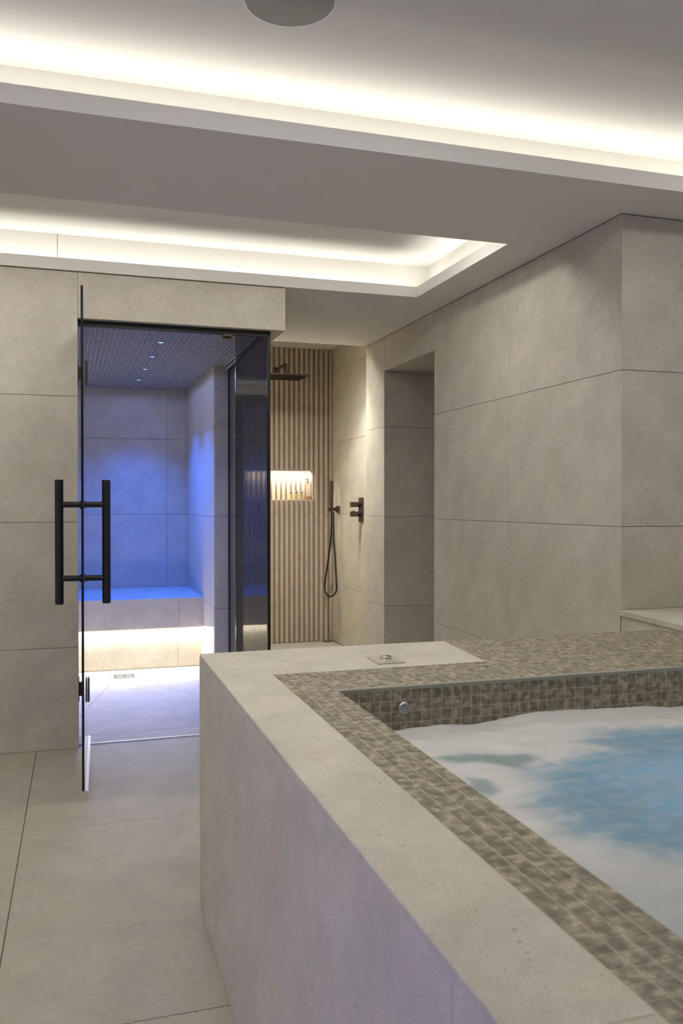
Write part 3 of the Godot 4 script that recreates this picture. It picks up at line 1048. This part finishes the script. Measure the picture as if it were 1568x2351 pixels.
# Churned water: opaque with air bubbles, pale foam, and underwater lamp glow painted in as blue.
func build_water(ox: Vector3, fwd: Vector3) -> void:
	var n1 := FastNoiseLite.new()
	n1.frequency = 3.2
	n1.fractal_octaves = 3
	n1.seed = 3
	var n2 := FastNoiseLite.new()
	n2.frequency = 11.0
	n2.fractal_octaves = 4
	n2.seed = 9
	var n3 := FastNoiseLite.new()
	n3.frequency = 2.0
	n3.fractal_octaves = 2
	n3.seed = 21
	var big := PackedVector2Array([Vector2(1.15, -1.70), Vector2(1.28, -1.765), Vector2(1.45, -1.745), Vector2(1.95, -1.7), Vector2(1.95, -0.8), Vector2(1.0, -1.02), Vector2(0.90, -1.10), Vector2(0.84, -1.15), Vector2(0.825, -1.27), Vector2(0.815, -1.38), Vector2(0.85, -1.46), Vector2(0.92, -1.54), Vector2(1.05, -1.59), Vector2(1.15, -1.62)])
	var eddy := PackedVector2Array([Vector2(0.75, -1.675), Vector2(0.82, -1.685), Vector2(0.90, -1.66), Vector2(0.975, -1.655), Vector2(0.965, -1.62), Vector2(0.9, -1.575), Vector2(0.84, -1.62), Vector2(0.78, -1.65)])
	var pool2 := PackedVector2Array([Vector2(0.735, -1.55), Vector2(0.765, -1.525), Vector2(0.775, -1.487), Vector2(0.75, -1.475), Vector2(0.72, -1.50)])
	var nx := 150
	var nz := 230
	var w := 1.275
	var l := 2.28
	var pos := PackedVector3Array()
	var col := PackedColorArray()
	var nor := PackedVector3Array()
	var hs := PackedFloat32Array()
	for j in nz + 1:
		for i in nx + 1:
			var p := ox + Vector3(0.245 + w * i / nx, 0, 0) + fwd * (1.933 - l * j / nz)
			var h := 0.633 + 0.011 * n3.get_noise_2d(p.x, p.z) + 0.006 * n1.get_noise_2d(p.x * 1.2, p.z * 1.2) + 0.0016 * n2.get_noise_2d(p.x, p.z)
			h += 0.010 * exp(-pow((p.x - 1.2) / 0.22, 2.0) - pow((p.z + 1.93) / 0.12, 2.0)) - 0.008 * exp(-pow((p.x - 0.72) / 0.15, 2.0) - pow((p.z + 1.93) / 0.15, 2.0))
			hs.append(h)
			pos.append(Vector3(p.x, h, p.z))
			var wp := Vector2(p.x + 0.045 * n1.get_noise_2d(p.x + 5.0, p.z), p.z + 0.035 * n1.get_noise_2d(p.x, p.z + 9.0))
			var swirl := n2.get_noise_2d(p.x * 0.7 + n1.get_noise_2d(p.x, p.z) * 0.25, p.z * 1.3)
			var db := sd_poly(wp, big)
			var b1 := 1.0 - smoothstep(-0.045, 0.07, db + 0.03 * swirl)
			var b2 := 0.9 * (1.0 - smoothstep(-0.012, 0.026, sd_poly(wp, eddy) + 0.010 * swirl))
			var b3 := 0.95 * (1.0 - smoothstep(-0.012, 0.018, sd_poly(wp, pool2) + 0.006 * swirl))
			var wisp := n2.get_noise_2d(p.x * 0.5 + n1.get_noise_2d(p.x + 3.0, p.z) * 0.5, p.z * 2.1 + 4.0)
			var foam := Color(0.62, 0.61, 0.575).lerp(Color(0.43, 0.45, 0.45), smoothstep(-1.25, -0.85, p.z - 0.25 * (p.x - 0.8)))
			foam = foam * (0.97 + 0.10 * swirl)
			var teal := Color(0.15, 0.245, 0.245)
			var deep := Color(0.135, 0.30, 0.41)  # blue tones carry the glow of the underwater light
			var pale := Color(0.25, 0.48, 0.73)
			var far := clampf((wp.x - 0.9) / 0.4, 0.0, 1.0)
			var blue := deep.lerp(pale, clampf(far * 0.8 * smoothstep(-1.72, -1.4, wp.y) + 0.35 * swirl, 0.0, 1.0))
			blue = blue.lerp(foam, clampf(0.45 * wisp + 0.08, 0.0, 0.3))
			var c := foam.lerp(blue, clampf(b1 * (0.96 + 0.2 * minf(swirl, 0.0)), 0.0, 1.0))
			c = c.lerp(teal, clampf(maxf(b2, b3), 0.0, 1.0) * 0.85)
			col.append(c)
	for j in nz + 1:
		for i in nx + 1:
			var k := j * (nx + 1) + i
			var e := pos[k + 1] - pos[k] if i < nx else pos[k] - pos[k - 1]
			var f := pos[k + nx + 1] - pos[k] if j < nz else pos[k] - pos[k - nx - 1]
			var nn := f.cross(e).normalized()
			nor.append(nn if nn.y > 0.0 else -nn)
	var idx := PackedInt32Array()
	for j in nz:
		for i in nx:
			var a := j * (nx + 1) + i
			idx.append_array([a, a + 1, a + nx + 2, a, a + nx + 2, a + nx + 1])
	var v0 := pos[idx[0]]
	if (pos[idx[1]] - v0).cross(pos[idx[2]] - v0).y > 0.0:
		for k in range(0, idx.size(), 3):
			var t := idx[k + 1]
			idx[k + 1] = idx[k + 2]
			idx[k + 2] = t
	var arr := []
	arr.resize(Mesh.ARRAY_MAX)
	arr[Mesh.ARRAY_VERTEX] = pos
	arr[Mesh.ARRAY_NORMAL] = nor
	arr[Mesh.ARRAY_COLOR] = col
	arr[Mesh.ARRAY_INDEX] = idx
	var am := ArrayMesh.new()
	am.add_surface_from_arrays(Mesh.PRIMITIVE_TRIANGLES, arr)
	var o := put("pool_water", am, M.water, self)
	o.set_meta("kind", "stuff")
	tag(o, "churning water with white foam and painted blue glow filling the whirlpool tub", "water")


func build_glass() -> void:
	var g := thing("glass_screen", "tinted glass corner screen in black channels beside the shower", "glass screen")
	var st := begin()
	box_mm(st, Vector3(0.832, 0.006, -4.392), Vector3(1.000, 2.04, -4.382), 0.0005)
	put("front_pane", st, M.glass, g)
	st = begin()
	box_mm(st, Vector3(0.8295, 0.006, -4.3925), Vector3(0.832, 2.037, -4.3815), 0.0)
	put("pane_edge", st, M.glass_edge, g)
	# side pane runs back to the end of the stub wall
	var a := Vector3(1.004, 0, -4.394)
	var b := Vector3(1.036, 0, -5.692)
	var d := (b - a).normalized()
	var nrm := Vector3(d.z, 0, -d.x)
	var bs := Basis(d, Vector3.UP, d.cross(Vector3.UP))
	st = begin()
	box(st, (a + b) * 0.5 + Vector3(0, 1.035, 0), Vector3(a.distance_to(b) - 0.004, 2.06, 0.010), 0.0005, bs)
	put("side_pane", st, M.glass, g)
	st = begin()
	box_mm(st, Vector3(0.0575, 2.034, -4.398), Vector3(1.010, 2.0625, -4.374), 0.0012)
	put("top_channel", st, M.black, g)
	st = begin()
	box(st, (a + b) * 0.5 + Vector3(0, 2.067, 0), Vector3(a.distance_to(b) - 0.01, 0.034, 0.024), 0.0012, bs)
	put("side_channel", st, M.black, g)
	st = begin()
	box_mm(st, Vector3(0.996, 0.004, -4.400), Vector3(1.011, 2.034, -4.379), 0.0012)
	put("corner_post", st, M.black, g)
	st = begin()
	box_mm(st, Vector3(1.026, 0.004, -5.693), Vector3(1.046, 2.05, -5.668), 0.0012)
	put("wall_channel", st, M.black, g)
	st = begin()
	box_mm(st, Vector3(0.764, 2.024, -4.402), Vector3(0.812, 2.0345, -4.370), 0.001)
	box_mm(st, Vector3(0.764, 2.010, -4.399), Vector3(0.812, 2.026, -4.388), 0.001)
	put("door_stop", st, M.gun, g)


func build_door() -> void:
	var g := struct("door_1", "open tinted glass door seen edge-on with black pull handles", "glass door")
	var near := Vector3(0.0625, 0, -3.542)
	var hin := Vector3(0.0948, 0, -4.387)
	var d := (hin - near).normalized()
	var bs := Basis(d, Vector3.UP, d.cross(Vector3.UP))
	var right := Vector3(-d.z, 0, d.x)
	if right.x < 0.0:
		right = -right
	var ln := near.distance_to(hin)
	var mid := (near + hin) * 0.5
	var y0 := 0.043
	var y1 := 2.03
	var st := begin()
	box(st, mid + Vector3(0, (y0 + y1) * 0.5, 0) + d * 0.001, Vector3(ln - 0.004, y1 - y0 - 0.003, 0.0090), 0.0003, bs)
	put("pane", st, M.glass, g)
	st = begin()
	box(st, near + Vector3(0, (y0 + y1) * 0.5, 0) + d * 0.001, Vector3(0.0025, y1 - y0, 0.0096), 0.0006, bs)
	put("leading_edge", st, M.glass_edge, g)
	st = begin()
	box(st, mid + Vector3(0, y0, 0), Vector3(ln, 0.003, 0.0096), 0.0006, bs)
	put("bottom_edge", st, M.glass_edge, g)
	# drip seal along the bottom edge
	st = begin()
	var s0 := near + right * 0.0055 + Vector3(0, y0 + 0.002, 0) + d * 0.004
	var s1 := hin + right * 0.0055 + Vector3(0, y0 + 0.002, 0)
	var drop := right * 0.013 + Vector3(0, -0.006, 0)
	var up2 := Vector3(0, 0.0016, 0)
	var nn := drop.cross(d).normalized()
	if nn.y < 0.0:
		nn = -nn
	quad(st, s0, s1, s1 + drop, s0 + drop, nn)
	quad(st, s0 - up2, s1 - up2, s1 + drop - up2, s0 + drop - up2, -nn)
	quad(st, s0 + drop, s1 + drop, s1 + drop - up2, s0 + drop - up2, right)
	quad(st, s0, s0 + drop, s0 + drop - up2, s0 - up2, -d)
	quad(st, s1, s1 + drop, s1 + drop - up2, s1 - up2, d)
	put("drip_seal", st, M.seal, g)
	# back-to-back pull handle
	var hp := near + d * 0.069
	for s in [-1.0, 1.0]:
		st = begin()
		var bx: Vector3 = hp + right * (s * 0.0905)
		rod(st, bx + Vector3(0, 0.774, 0), bx + Vector3(0, 1.270, 0), 0.0165)
		var bar := put("pull_handle", st, M.black, g)
		for y in [1.171, 0.8765]:
			st = begin()
			rod(st, hp + right * (s * 0.0052) + Vector3(0, y, 0), bx + Vector3(0, y, 0), 0.0118)
			put("standoff", st, M.black, bar)
			st = begin()
			rod(st, hp + right * (s * 0.0052) + Vector3(0, y, 0), hp + right * (s * 0.011) + Vector3(0, y, 0), 0.0165, 0.001)
			put("washer", st, M.black, bar)
	# glass-to-wall hinges
	for y in [1.8045, 0.273]:
		st = begin()
		box(st, Vector3(0.0582, y, -4.387), Vector3(0.0045, 0.116, 0.05), 0.0008)
		var pl := put("hinge", st, M.black, g)
		st = begin()
		box(st, Vector3(0.0705, y, -4.387), Vector3(0.022, 0.064, 0.032), 0.001)
		put("knuckle", st, M.gun, pl)
		for s in [-1.0, 1.0]:
			st = begin()
			box(st, hin + d * -0.022 + right * (s * 0.0098) + Vector3(0, y, 0), Vector3(0.055, 0.113, 0.0088), 0.0012, bs)
			put("clamp_plate", st, M.gun, pl)


func build_shower_fittings() -> void:
	# rain shower
	var a := thing("rain_shower", "square dark bronze rain shower head on a bent wall arm", "shower head")
	var y := 2.287
	var ax := 1.676
	var ez := -6.724
	var st := begin()
	lathe(st, [Vector2(0, 0), Vector2(0.028, 0), Vector2(0.028, 0.006), Vector2(0.025, 0.009), Vector2(0.014, 0.010), Vector2(0.014, 0.02), Vector2(0, 0.02)], Vector3(ax, y, -7.073), Vector3.BACK)
	put("wall_rose", st, M.gun, a)
	st = begin()
	var pts := PackedVector3Array([Vector3(ax, y, -7.06)])
	for k in 9:
		var t := PI * 0.5 * k / 8.0
		pts.append(Vector3(ax, y - 0.03 + 0.03 * cos(t), ez - 0.0 - 0.03 + 0.03 * sin(t) + 0.015))
	pts.append(Vector3(ax, y - 0.06, ez + 0.015))
	pts.append(Vector3(ax, 2.192, ez + 0.015))
	tube(st, pts, 0.0105, 18)
	put("arm", st, M.gun, a)
	st = begin()
	lathe(st, [Vector2(0, 0), Vector2(0.018, 0), Vector2(0.018, 0.008), Vector2(0.0135, 0.01), Vector2(0.0135, 0.03), Vector2(0, 0.03)], Vector3(ax, 2.186, ez + 0.015))
	put("swivel", st, M.gun, a)
	st = begin()
	box(st, Vector3(ax, 2.182, ez + 0.015), Vector3(0.305, 0.009, 0.305), 0.002)
	var plate := put("plate", st, M.gun, a)
	for k in 15:
		st = begin()
		box(st, Vector3(ax - 0.126 + 0.018 * k, 2.1765, ez + 0.015), Vector3(0.008, 0.005, 0.26), 0.001)
		put("nozzle_strip", st, M.dark_slot, plate)
	# hand shower
	var b := thing("hand_shower", "slim bronze hand shower in a wall bracket with long looped hose", "hand shower")
	var wx := 2.174
	var bz := -6.885
	st = begin()
	box(st, Vector3(wx - 0.010, 1.125, bz), Vector3(0.02, 0.056, 0.056), 0.002)
	put("wall_plate", st, M.gun, b)
	st = begin()
	box(st, Vector3(wx - 0.052, 1.125, bz), Vector3(0.09, 0.032, 0.026), 0.002)
	put("bracket", st, M.gun, b)
	st = begin()
	var hx := 2.105
	box(st, Vector3(hx - 0.004, 1.259, bz + 0.02), Vector3(0.026, 0.205, 0.036), 0.003, Basis(Vector3.FORWARD, 0.02))
	put("handset", st, M.gun, b)
	st = begin()
	lathe(st, [Vector2(0, 0), Vector2(0.008, 0), Vector2(0.011, 0.06), Vector2(0.011, 0.075), Vector2(0, 0.075)], Vector3(hx - 0.003, 1.085, bz + 0.02))
	put("hose_end", st, M.gun, b)
	var cv := Curve3D.new()
	var o := Vector3(hx - 0.003, 0, bz + 0.02)
	cv.add_point(o + Vector3(0, 1.09, 0), Vector3.ZERO, Vector3(0, -0.16, 0.002))
	cv.add_point(o + Vector3(-0.006, 0.74, -0.055), Vector3(0.003, 0.14, 0.05), Vector3(-0.003, -0.12, -0.04))
	cv.add_point(o + Vector3(-0.018, 0.475, -0.135), Vector3(0, 0.08, 0.015), Vector3(0, -0.06, 0.0))
	cv.add_point(o + Vector3(-0.01, 0.398, -0.035), Vector3(0, 0.0, -0.05), Vector3(0, 0.0, 0.05))
	cv.add_point(o + Vector3(0.006, 0.49, 0.125), Vector3(0, -0.07, 0.0), Vector3(0, 0.08, -0.015))
	cv.add_point(o + Vector3(0.014, 0.76, 0.045), Vector3(0, -0.12, 0.035), Vector3(0, 0.12, -0.035))
	cv.add_point(o + Vector3(0.022, 1.10, -0.012), Vector3(0, -0.16, 0.0), Vector3.ZERO)
	cv.bake_interval = 0.02
	st = begin()
	tube(st, cv.get_baked_points(), 0.0068, 14)
	put("hose", st, M.black, b)
	# mixer valve
	var c := thing("shower_valve", "tall bronze wall mixer plate with two square lever knobs", "shower valve")
	var vz := -6.302
	st = begin()
	box(st, Vector3(wx - 0.006, 1.126, vz), Vector3(0.012, 0.19, 0.094), 0.004)
	put("plate", st, M.gun, c)
	for yy in [1.166, 1.093]:
		st = begin()
		rod(st, Vector3(wx - 0.012, yy, vz), Vector3(wx - 0.036, yy, vz), 0.02)
		var kn := put("spindle", st, M.black, c)
		st = begin()
		box(st, Vector3(wx - 0.062, yy, vz), Vector3(0.056, 0.04, 0.04), 0.0025)
		put("knob", st, M.gun, kn)
		if yy < 1.1:
			st = begin()
			rod(st, Vector3(wx - 0.066, yy + 0.018, vz), Vector3(wx - 0.066, yy + 0.029, vz), 0.006, 0.001, 14)
			put("stop_button", st, M.black, kn)
	# floor drain in the shower corner
	var d := thing("shower_drain", "small metal drain cover in the shower corner by ribbed wall", "drain")
	st = begin()
	lathe(st, [Vector2(0.032, -0.002), Vector2(0.036, 0.0), Vector2(0.036, 0.003), Vector2(0.030, 0.004), Vector2(0.028, 0.002)], Vector3(2.115, 0, -7.02))
	put("ring", st, M.gun, d)
	st = begin()
	lathe(st, [Vector2(0.0, 0.0022), Vector2(0.028, 0.0022), Vector2(0.028, -0.002)], Vector3(2.115, 0, -7.02))
	put("cover", st, M.brushed, d)


func build_bottles() -> void:
	var z := -7.128
	var y0 := 1.2065
	var names := ["small clear bottle of yellow oil, leftmost of three in the niche", "small clear bottle of yellow oil, middle of three in the niche", "small clear bottle of yellow oil, nearest the tall pump bottle"]
	var xs := [1.822, 1.868, 1.914]
	var proto: Node3D
	for k in 3:
		var t: Node3D
		if k == 0:
			t = thing("oil_bottle", names[0], "bottle", "small oil bottles in the shower niche")
			proto = t
			var st := begin()
			lathe(st, [Vector2(0, 0), Vector2(0.0125, 0), Vector2(0.0135, 0.001), Vector2(0.0135, 0.046), Vector2(0.009, 0.050), Vector2(0.0085, 0.052)], Vector3.ZERO)
			put("glass_body", st, M.clear, t)
			st = begin()
			lathe(st, [Vector2(0, 0.0015), Vector2(0.0125, 0.0015), Vector2(0.0125, 0.044), Vector2(0, 0.044)], Vector3.ZERO)
			put("oil", st, M.oil, t)
			st = begin()
			lathe(st, [Vector2(0.0, 0.050), Vector2(0.0118, 0.050), Vector2(0.012, 0.051), Vector2(0.012, 0.071), Vector2(0.011, 0.073), Vector2(0, 0.073)], Vector3.ZERO)
			put("cap", st, M.satin, t)
		else:
			t = proto.duplicate()
			t.name = numbered("oil_bottle")
			add_child(t, true)
			t.set_meta("label", names[k])
		t.position = Vector3(xs[k], y0, z)
	var p := thing("pump_bottle", "tall clear pump bottle with a little amber soap in niche", "bottle")
	p.position = Vector3(1.967, y0, z)
	var st := begin()
	box_mm(st, Vector3(-0.0245, 0.0, -0.02), Vector3(0.0245, 0.142, 0.02), 0.004)
	put("clear_body", st, M.clear, p)
	st = begin()
	box_mm(st, Vector3(-0.023, 0.002, -0.0185), Vector3(0.023, 0.034, 0.0185), 0.003)
	put("soap", st, M.amber, p)
	st = begin()
	lathe(st, [Vector2(0, 0.141), Vector2(0.012, 0.141), Vector2(0.0125, 0.142), Vector2(0.0125, 0.158), Vector2(0.0115, 0.160), Vector2(0, 0.160)], Vector3.ZERO)
	put("collar", st, M.satin, p)
	st = begin()
	lathe(st, [Vector2(0, 0.160), Vector2(0.006, 0.160), Vector2(0.006, 0.172), Vector2(0.0105, 0.173), Vector2(0.0105, 0.183), Vector2(0.009, 0.185), Vector2(0, 0.185)], Vector3.ZERO)
	rod(st, Vector3(-0.004, 0.178, 0), Vector3(-0.028, 0.174, 0), 0.004, 0.001, 12)
	put("pump_head", st, M.satin, p)
	st = begin()
	lathe(st, [Vector2(0, 0.105), Vector2(0.002, 0.105), Vector2(0.005, 0.138), Vector2(0.005, 0.141), Vector2(0, 0.141)], Vector3.ZERO, Vector3.UP, 16)
	rod(st, Vector3(0, 0.012, 0), Vector3(0, 0.106, 0), 0.0018, 0.0005, 10)
	put("dip_tube", st, M.oil, p)


func build_small_things() -> void:
	# air control on the coping
	var a := thing("air_button", "square metal plate with round push button on stone coping", "push button")
	var H := 0.738
	var st := begin()
	slab(st, PackedVector2Array([Vector2(0.806, 2.2), Vector2(0.884, 2.201), Vector2(0.892, 2.304), Vector2(0.811, 2.307)]), Vector3(0, H + 0.0045, 0), Vector3.RIGHT, Vector3.FORWARD, 0.0045, 0.0006)
	put("plate", st, M.plate, a)
	st = begin()
	lathe(st, [Vector2(0, 0.010), Vector2(0.011, 0.0095), Vector2(0.0145, 0.0085), Vector2(0.0155, 0.007), Vector2(0.0155, 0.0015), Vector2(0.0165, 0.0)], Vector3(0.848, H + 0.0045, -2.252), Vector3.UP, 40)
	put("button", st, M.steel, a)
	var tm := TextMesh.new()
	tm.text = "NECK JETS"
	tm.font_size = 16
	tm.pixel_size = 0.00042
	tm.depth = 0.0004
	var f := SystemFont.new()
	f.font_names = PackedStringArray(["Droid Sans"])
	tm.font = f
	var t := MeshInstance3D.new()
	t.name = "lettering"
	t.mesh = tm
	t.material_override = M.ink
	t.transform = Transform3D(Basis(Vector3.RIGHT, -PI * 0.5), Vector3(0.848, H + 0.0048, -2.217))
	a.add_child(t, true)
	# suction/air nozzle on the inner wall
	var b := thing("wall_jet", "round chrome air nozzle with small holes on mosaic inner wall", "nozzle")
	var c := Vector3(0.773, 0.684, -1.9275)
	st = begin()
	lathe(st, [Vector2(0.0155, -0.003), Vector2(0.0155, 0.001), Vector2(0.0135, 0.0035), Vector2(0.0, 0.0045)], c, Vector3.BACK, 40)
	put("cap", st, M.satin, b)
	for k in 8:
		st = begin()
		var q := c + Vector3(0, 0, 0.0042) if k == 7 else c + Vector3(cos(TAU * k / 7.0 + 0.4) * 0.0078, sin(TAU * k / 7.0 + 0.4) * 0.0078, 0.0038)
		lathe(st, [Vector2(0.0, 0.0006), Vector2(0.0012, 0.0005), Vector2(0.0013, -0.0005)], q, Vector3.BACK, 12)
		put("hole", st, M.dark_slot, b)
	# floor drain of the steam room
	var d := thing("floor_drain", "square stainless floor drain in front of the steam bench", "drain")
	st = begin()
	for r in [[0.307, 0.443, 5.958, 5.964], [0.307, 0.443, 6.095, 6.101], [0.307, 0.313, 5.964, 6.095], [0.437, 0.443, 5.964, 6.095]]:
		box_mm(st, Vector3(r[0], -0.003, -r[3]), Vector3(r[1], 0.002, -r[2]), 0.0005)
	put("frame", st, M.steel, d)
	st = begin()
	box_mm(st, Vector3(0.317, -0.003, -6.091), Vector3(0.433, 0.0005, -5.968), 0.001)
	var cv := put("cover", st, M.steel, d)
	for k in [-0.022, 0.022]:
		st = begin()
		lathe(st, [Vector2(0, 0.0012), Vector2(0.0065, 0.0011), Vector2(0.007, 0.0)], Vector3(0.377, 0.0004, -6.03 + k), Vector3.UP, 18)
		put("lift_hole", st, M.dark_slot, cv)
	# ceiling speaker
	var e := thing("ceiling_speaker", "large round flush ceiling speaker with grey grille and pale rim", "speaker")
	var sc := Vector3(0.559, 2.483, -2.193)
	st = begin()
	lathe(st, [Vector2(0.122, 0.0), Vector2(0.1215, -0.003), Vector2(0.1185, -0.004), Vector2(0.1165, -0.003), Vector2(0.1165, 0.0)], sc, Vector3.UP, 72)
	put("rim", st, M.rim_white, e)
	st = begin()
	lathe(st, [Vector2(0.0, -0.0022), Vector2(0.1165, -0.0022)], sc, Vector3.UP, 72)
	put("grille", st, M.grille, e)
	# downlights of the steam room
	var names := ["small blue recessed downlight nearest the glass door", "second small blue recessed downlight behind the doorway one", "third small blue recessed downlight in the steam ceiling", "small blue recessed downlight closest to the steam back wall"]
	var zz := [-4.97, -5.475, -5.99, -6.535]
	var lens := glow(Color(0.55, 0.7, 1.0), 2.2)
	var proto: Node3D
	for k in 4:
		var t2: Node3D
		if k == 0:
			t2 = thing("steam_downlight", names[0], "downlight", "blue downlights in the steam room ceiling")
			proto = t2
			st = begin()
			lathe(st, [Vector2(0.017, 0.004), Vector2(0.017, -0.001), Vector2(0.021, -0.0025), Vector2(0.026, -0.0022), Vector2(0.0265, 0.0)], Vector3.ZERO, Vector3.UP, 36)
			put("bezel", st, M.steel, t2)
			st = begin()
			lathe(st, [Vector2(0.0, 0.0005), Vector2(0.0165, 0.0005), Vector2(0.0165, 0.003)], Vector3.ZERO, Vector3.UP, 28)
			put("lens_lamp", st, lens, t2)
		else:
			t2 = proto.duplicate()
			t2.name = numbered("steam_downlight")
			add_child(t2, true)
			t2.set_meta("label", names[k])
		t2.position = Vector3(0.515, 2.084, zz[k])


func build_led_strips() -> void:
	var cg := glow(COVE, 1.0)
	var rows := [
		[Vector3(0.4, 2.3, -2.68), Vector3(4.1, 0.005, 0.014), "led strip hidden in the far cove of the pool coffer"],
		[Vector3(0.4, 2.3, 0.472), Vector3(4.1, 0.005, 0.014), "led strip hidden in the near cove behind the viewer"],
		[Vector3(-1.707, 2.3, -1.105), Vector3(0.014, 0.005, 3.1), "led strip hidden in the left cove of the pool coffer"],
		[Vector3(2.507, 2.3, -1.105), Vector3(0.014, 0.005, 3.1), "led strip hidden in the right cove of the pool coffer"],
		[Vector3(0.0, 2.3, -4.372), Vector3(3.6, 0.005, 0.014), "led strip hidden in the far cove above the glass door"],
		[Vector3(0.0, 2.3, -3.262), Vector3(3.6, 0.005, 0.014), "led strip hidden in the near cove of the doorway coffer"],
		[Vector3(1.857, 2.3, -3.817), Vector3(0.014, 0.005, 1.0), "led strip hidden in the right cove of the doorway coffer"],
		[Vector3(-1.754, 2.3, -3.817), Vector3(0.014, 0.005, 1.0), "led strip hidden in the left cove of the doorway coffer"],
		[Vector3(-0.08, 0.2935, -6.25), Vector3(2.02, 0.006, 0.014), "white led strip glowing under the steam bench seat"],
		[Vector3(1.6865, 1.4455, -7.125), Vector3(0.60, 0.005, 0.012), "white led strip at the top of the shower niche"]]
	for r in rows:
		var st := begin()
		box(st, r[0], r[1], 0.0008)
		var o := put(numbered("led_strip"), st, cg, self)
		tag(o, r[2], "led strip")
	# fittings outside the view; all but the first shower downlight are added fill
	var lens := glow(WARM, 3.0)
	var t: Node3D
	var st0: SurfaceTool
	for p in SHOWER_SPOTS:
		t = thing("recessed_downlight", "recessed downlight in the shower ceiling above the wall mixer" if p.x > 1.6 else "added downlight in the shower ceiling to brighten the ribbed wall", "downlight", "downlights in the shower ceiling")
		t.position = p
		st0 = begin()
		lathe(st0, [Vector2(0.034, 0.004), Vector2(0.034, -0.001), Vector2(0.042, -0.003), Vector2(0.045, 0.0)], Vector3.ZERO, Vector3.UP, 36)
		put("bezel", st0, M.rim_white, t)
		st0 = begin()
		lathe(st0, [Vector2(0.0, -0.0005), Vector2(0.034, -0.0005), Vector2(0.034, 0.003)], Vector3.ZERO, Vector3.UP, 28)
		put("lens_lamp", st0, lens, t)
	var spots := ["at the far left of the pool coffer", "second from the left in the pool coffer", "in the middle of the pool coffer", "right of the speaker in the pool coffer", "at the far right of the pool coffer", "at the left end of the doorway coffer", "second from left in the doorway coffer", "third from left in the doorway coffer", "at the right end of the doorway coffer"]
	var at := 0
	for set_ in [[FILL_PANELS, 0.28, "added large square fill light panel ", "added fill panels in the pool coffer"], [FILL_PANELS_DOOR, 0.18, "added small square fill light panel ", "added fill panels in the doorway coffer"]]:
		for p in set_[0]:
			t = thing("added_light_panel", set_[2] + spots[at], "light panel", set_[3])
			at += 1
			t.position = Vector3(p[0], 2.483, p[1])
			var w: float = set_[1]
			st0 = begin()
			for k in 4:
				box(st0, Vector3((w + 0.012) * 0.5, -0.004, 0).rotated(Vector3.UP, k * PI * 0.5), Vector3(0.012, 0.008, w + 0.024), 0.001, Basis(Vector3.UP, k * PI * 0.5))
			put("frame", st0, M.rim_white, t)
			st0 = begin()
			box(st0, Vector3(0, -0.003, 0), Vector3(w, 0.005, w), 0.0005)
			put("fill_diffuser_lamp", st0, lens, t)
	t = thing("added_wall_light", "added lavender fill lamp low on the side wall, out of sight", "wall light")
	st0 = begin()
	box(st0, Vector3(-1.893, 0.45, 0.1), Vector3(0.012, 0.32, 0.32), 0.003)
	put("housing", st0, M.rim_white, t)
	st0 = begin()
	box(st0, Vector3(-1.8865, 0.45, 0.1), Vector3(0.005, 0.29, 0.29), 0.001)
	put("fill_diffuser_lamp", st0, glow(LAVENDER, 2.0), t)
	t = thing("added_steam_light", "added low fill lamp on the hidden left wall of the steam room", "wall light")
	st0 = begin()
	box(st0, Vector3(-0.9945, 0.2, -5.0), Vector3(0.009, 0.12, 0.32), 0.002)
	put("housing", st0, M.rim_white, t)
	st0 = begin()
	box(st0, Vector3(-0.9895, 0.2, -5.0), Vector3(0.004, 0.1, 0.3), 0.001)
	put("fill_diffuser_lamp", st0, glow(WARM, 2.0), t)
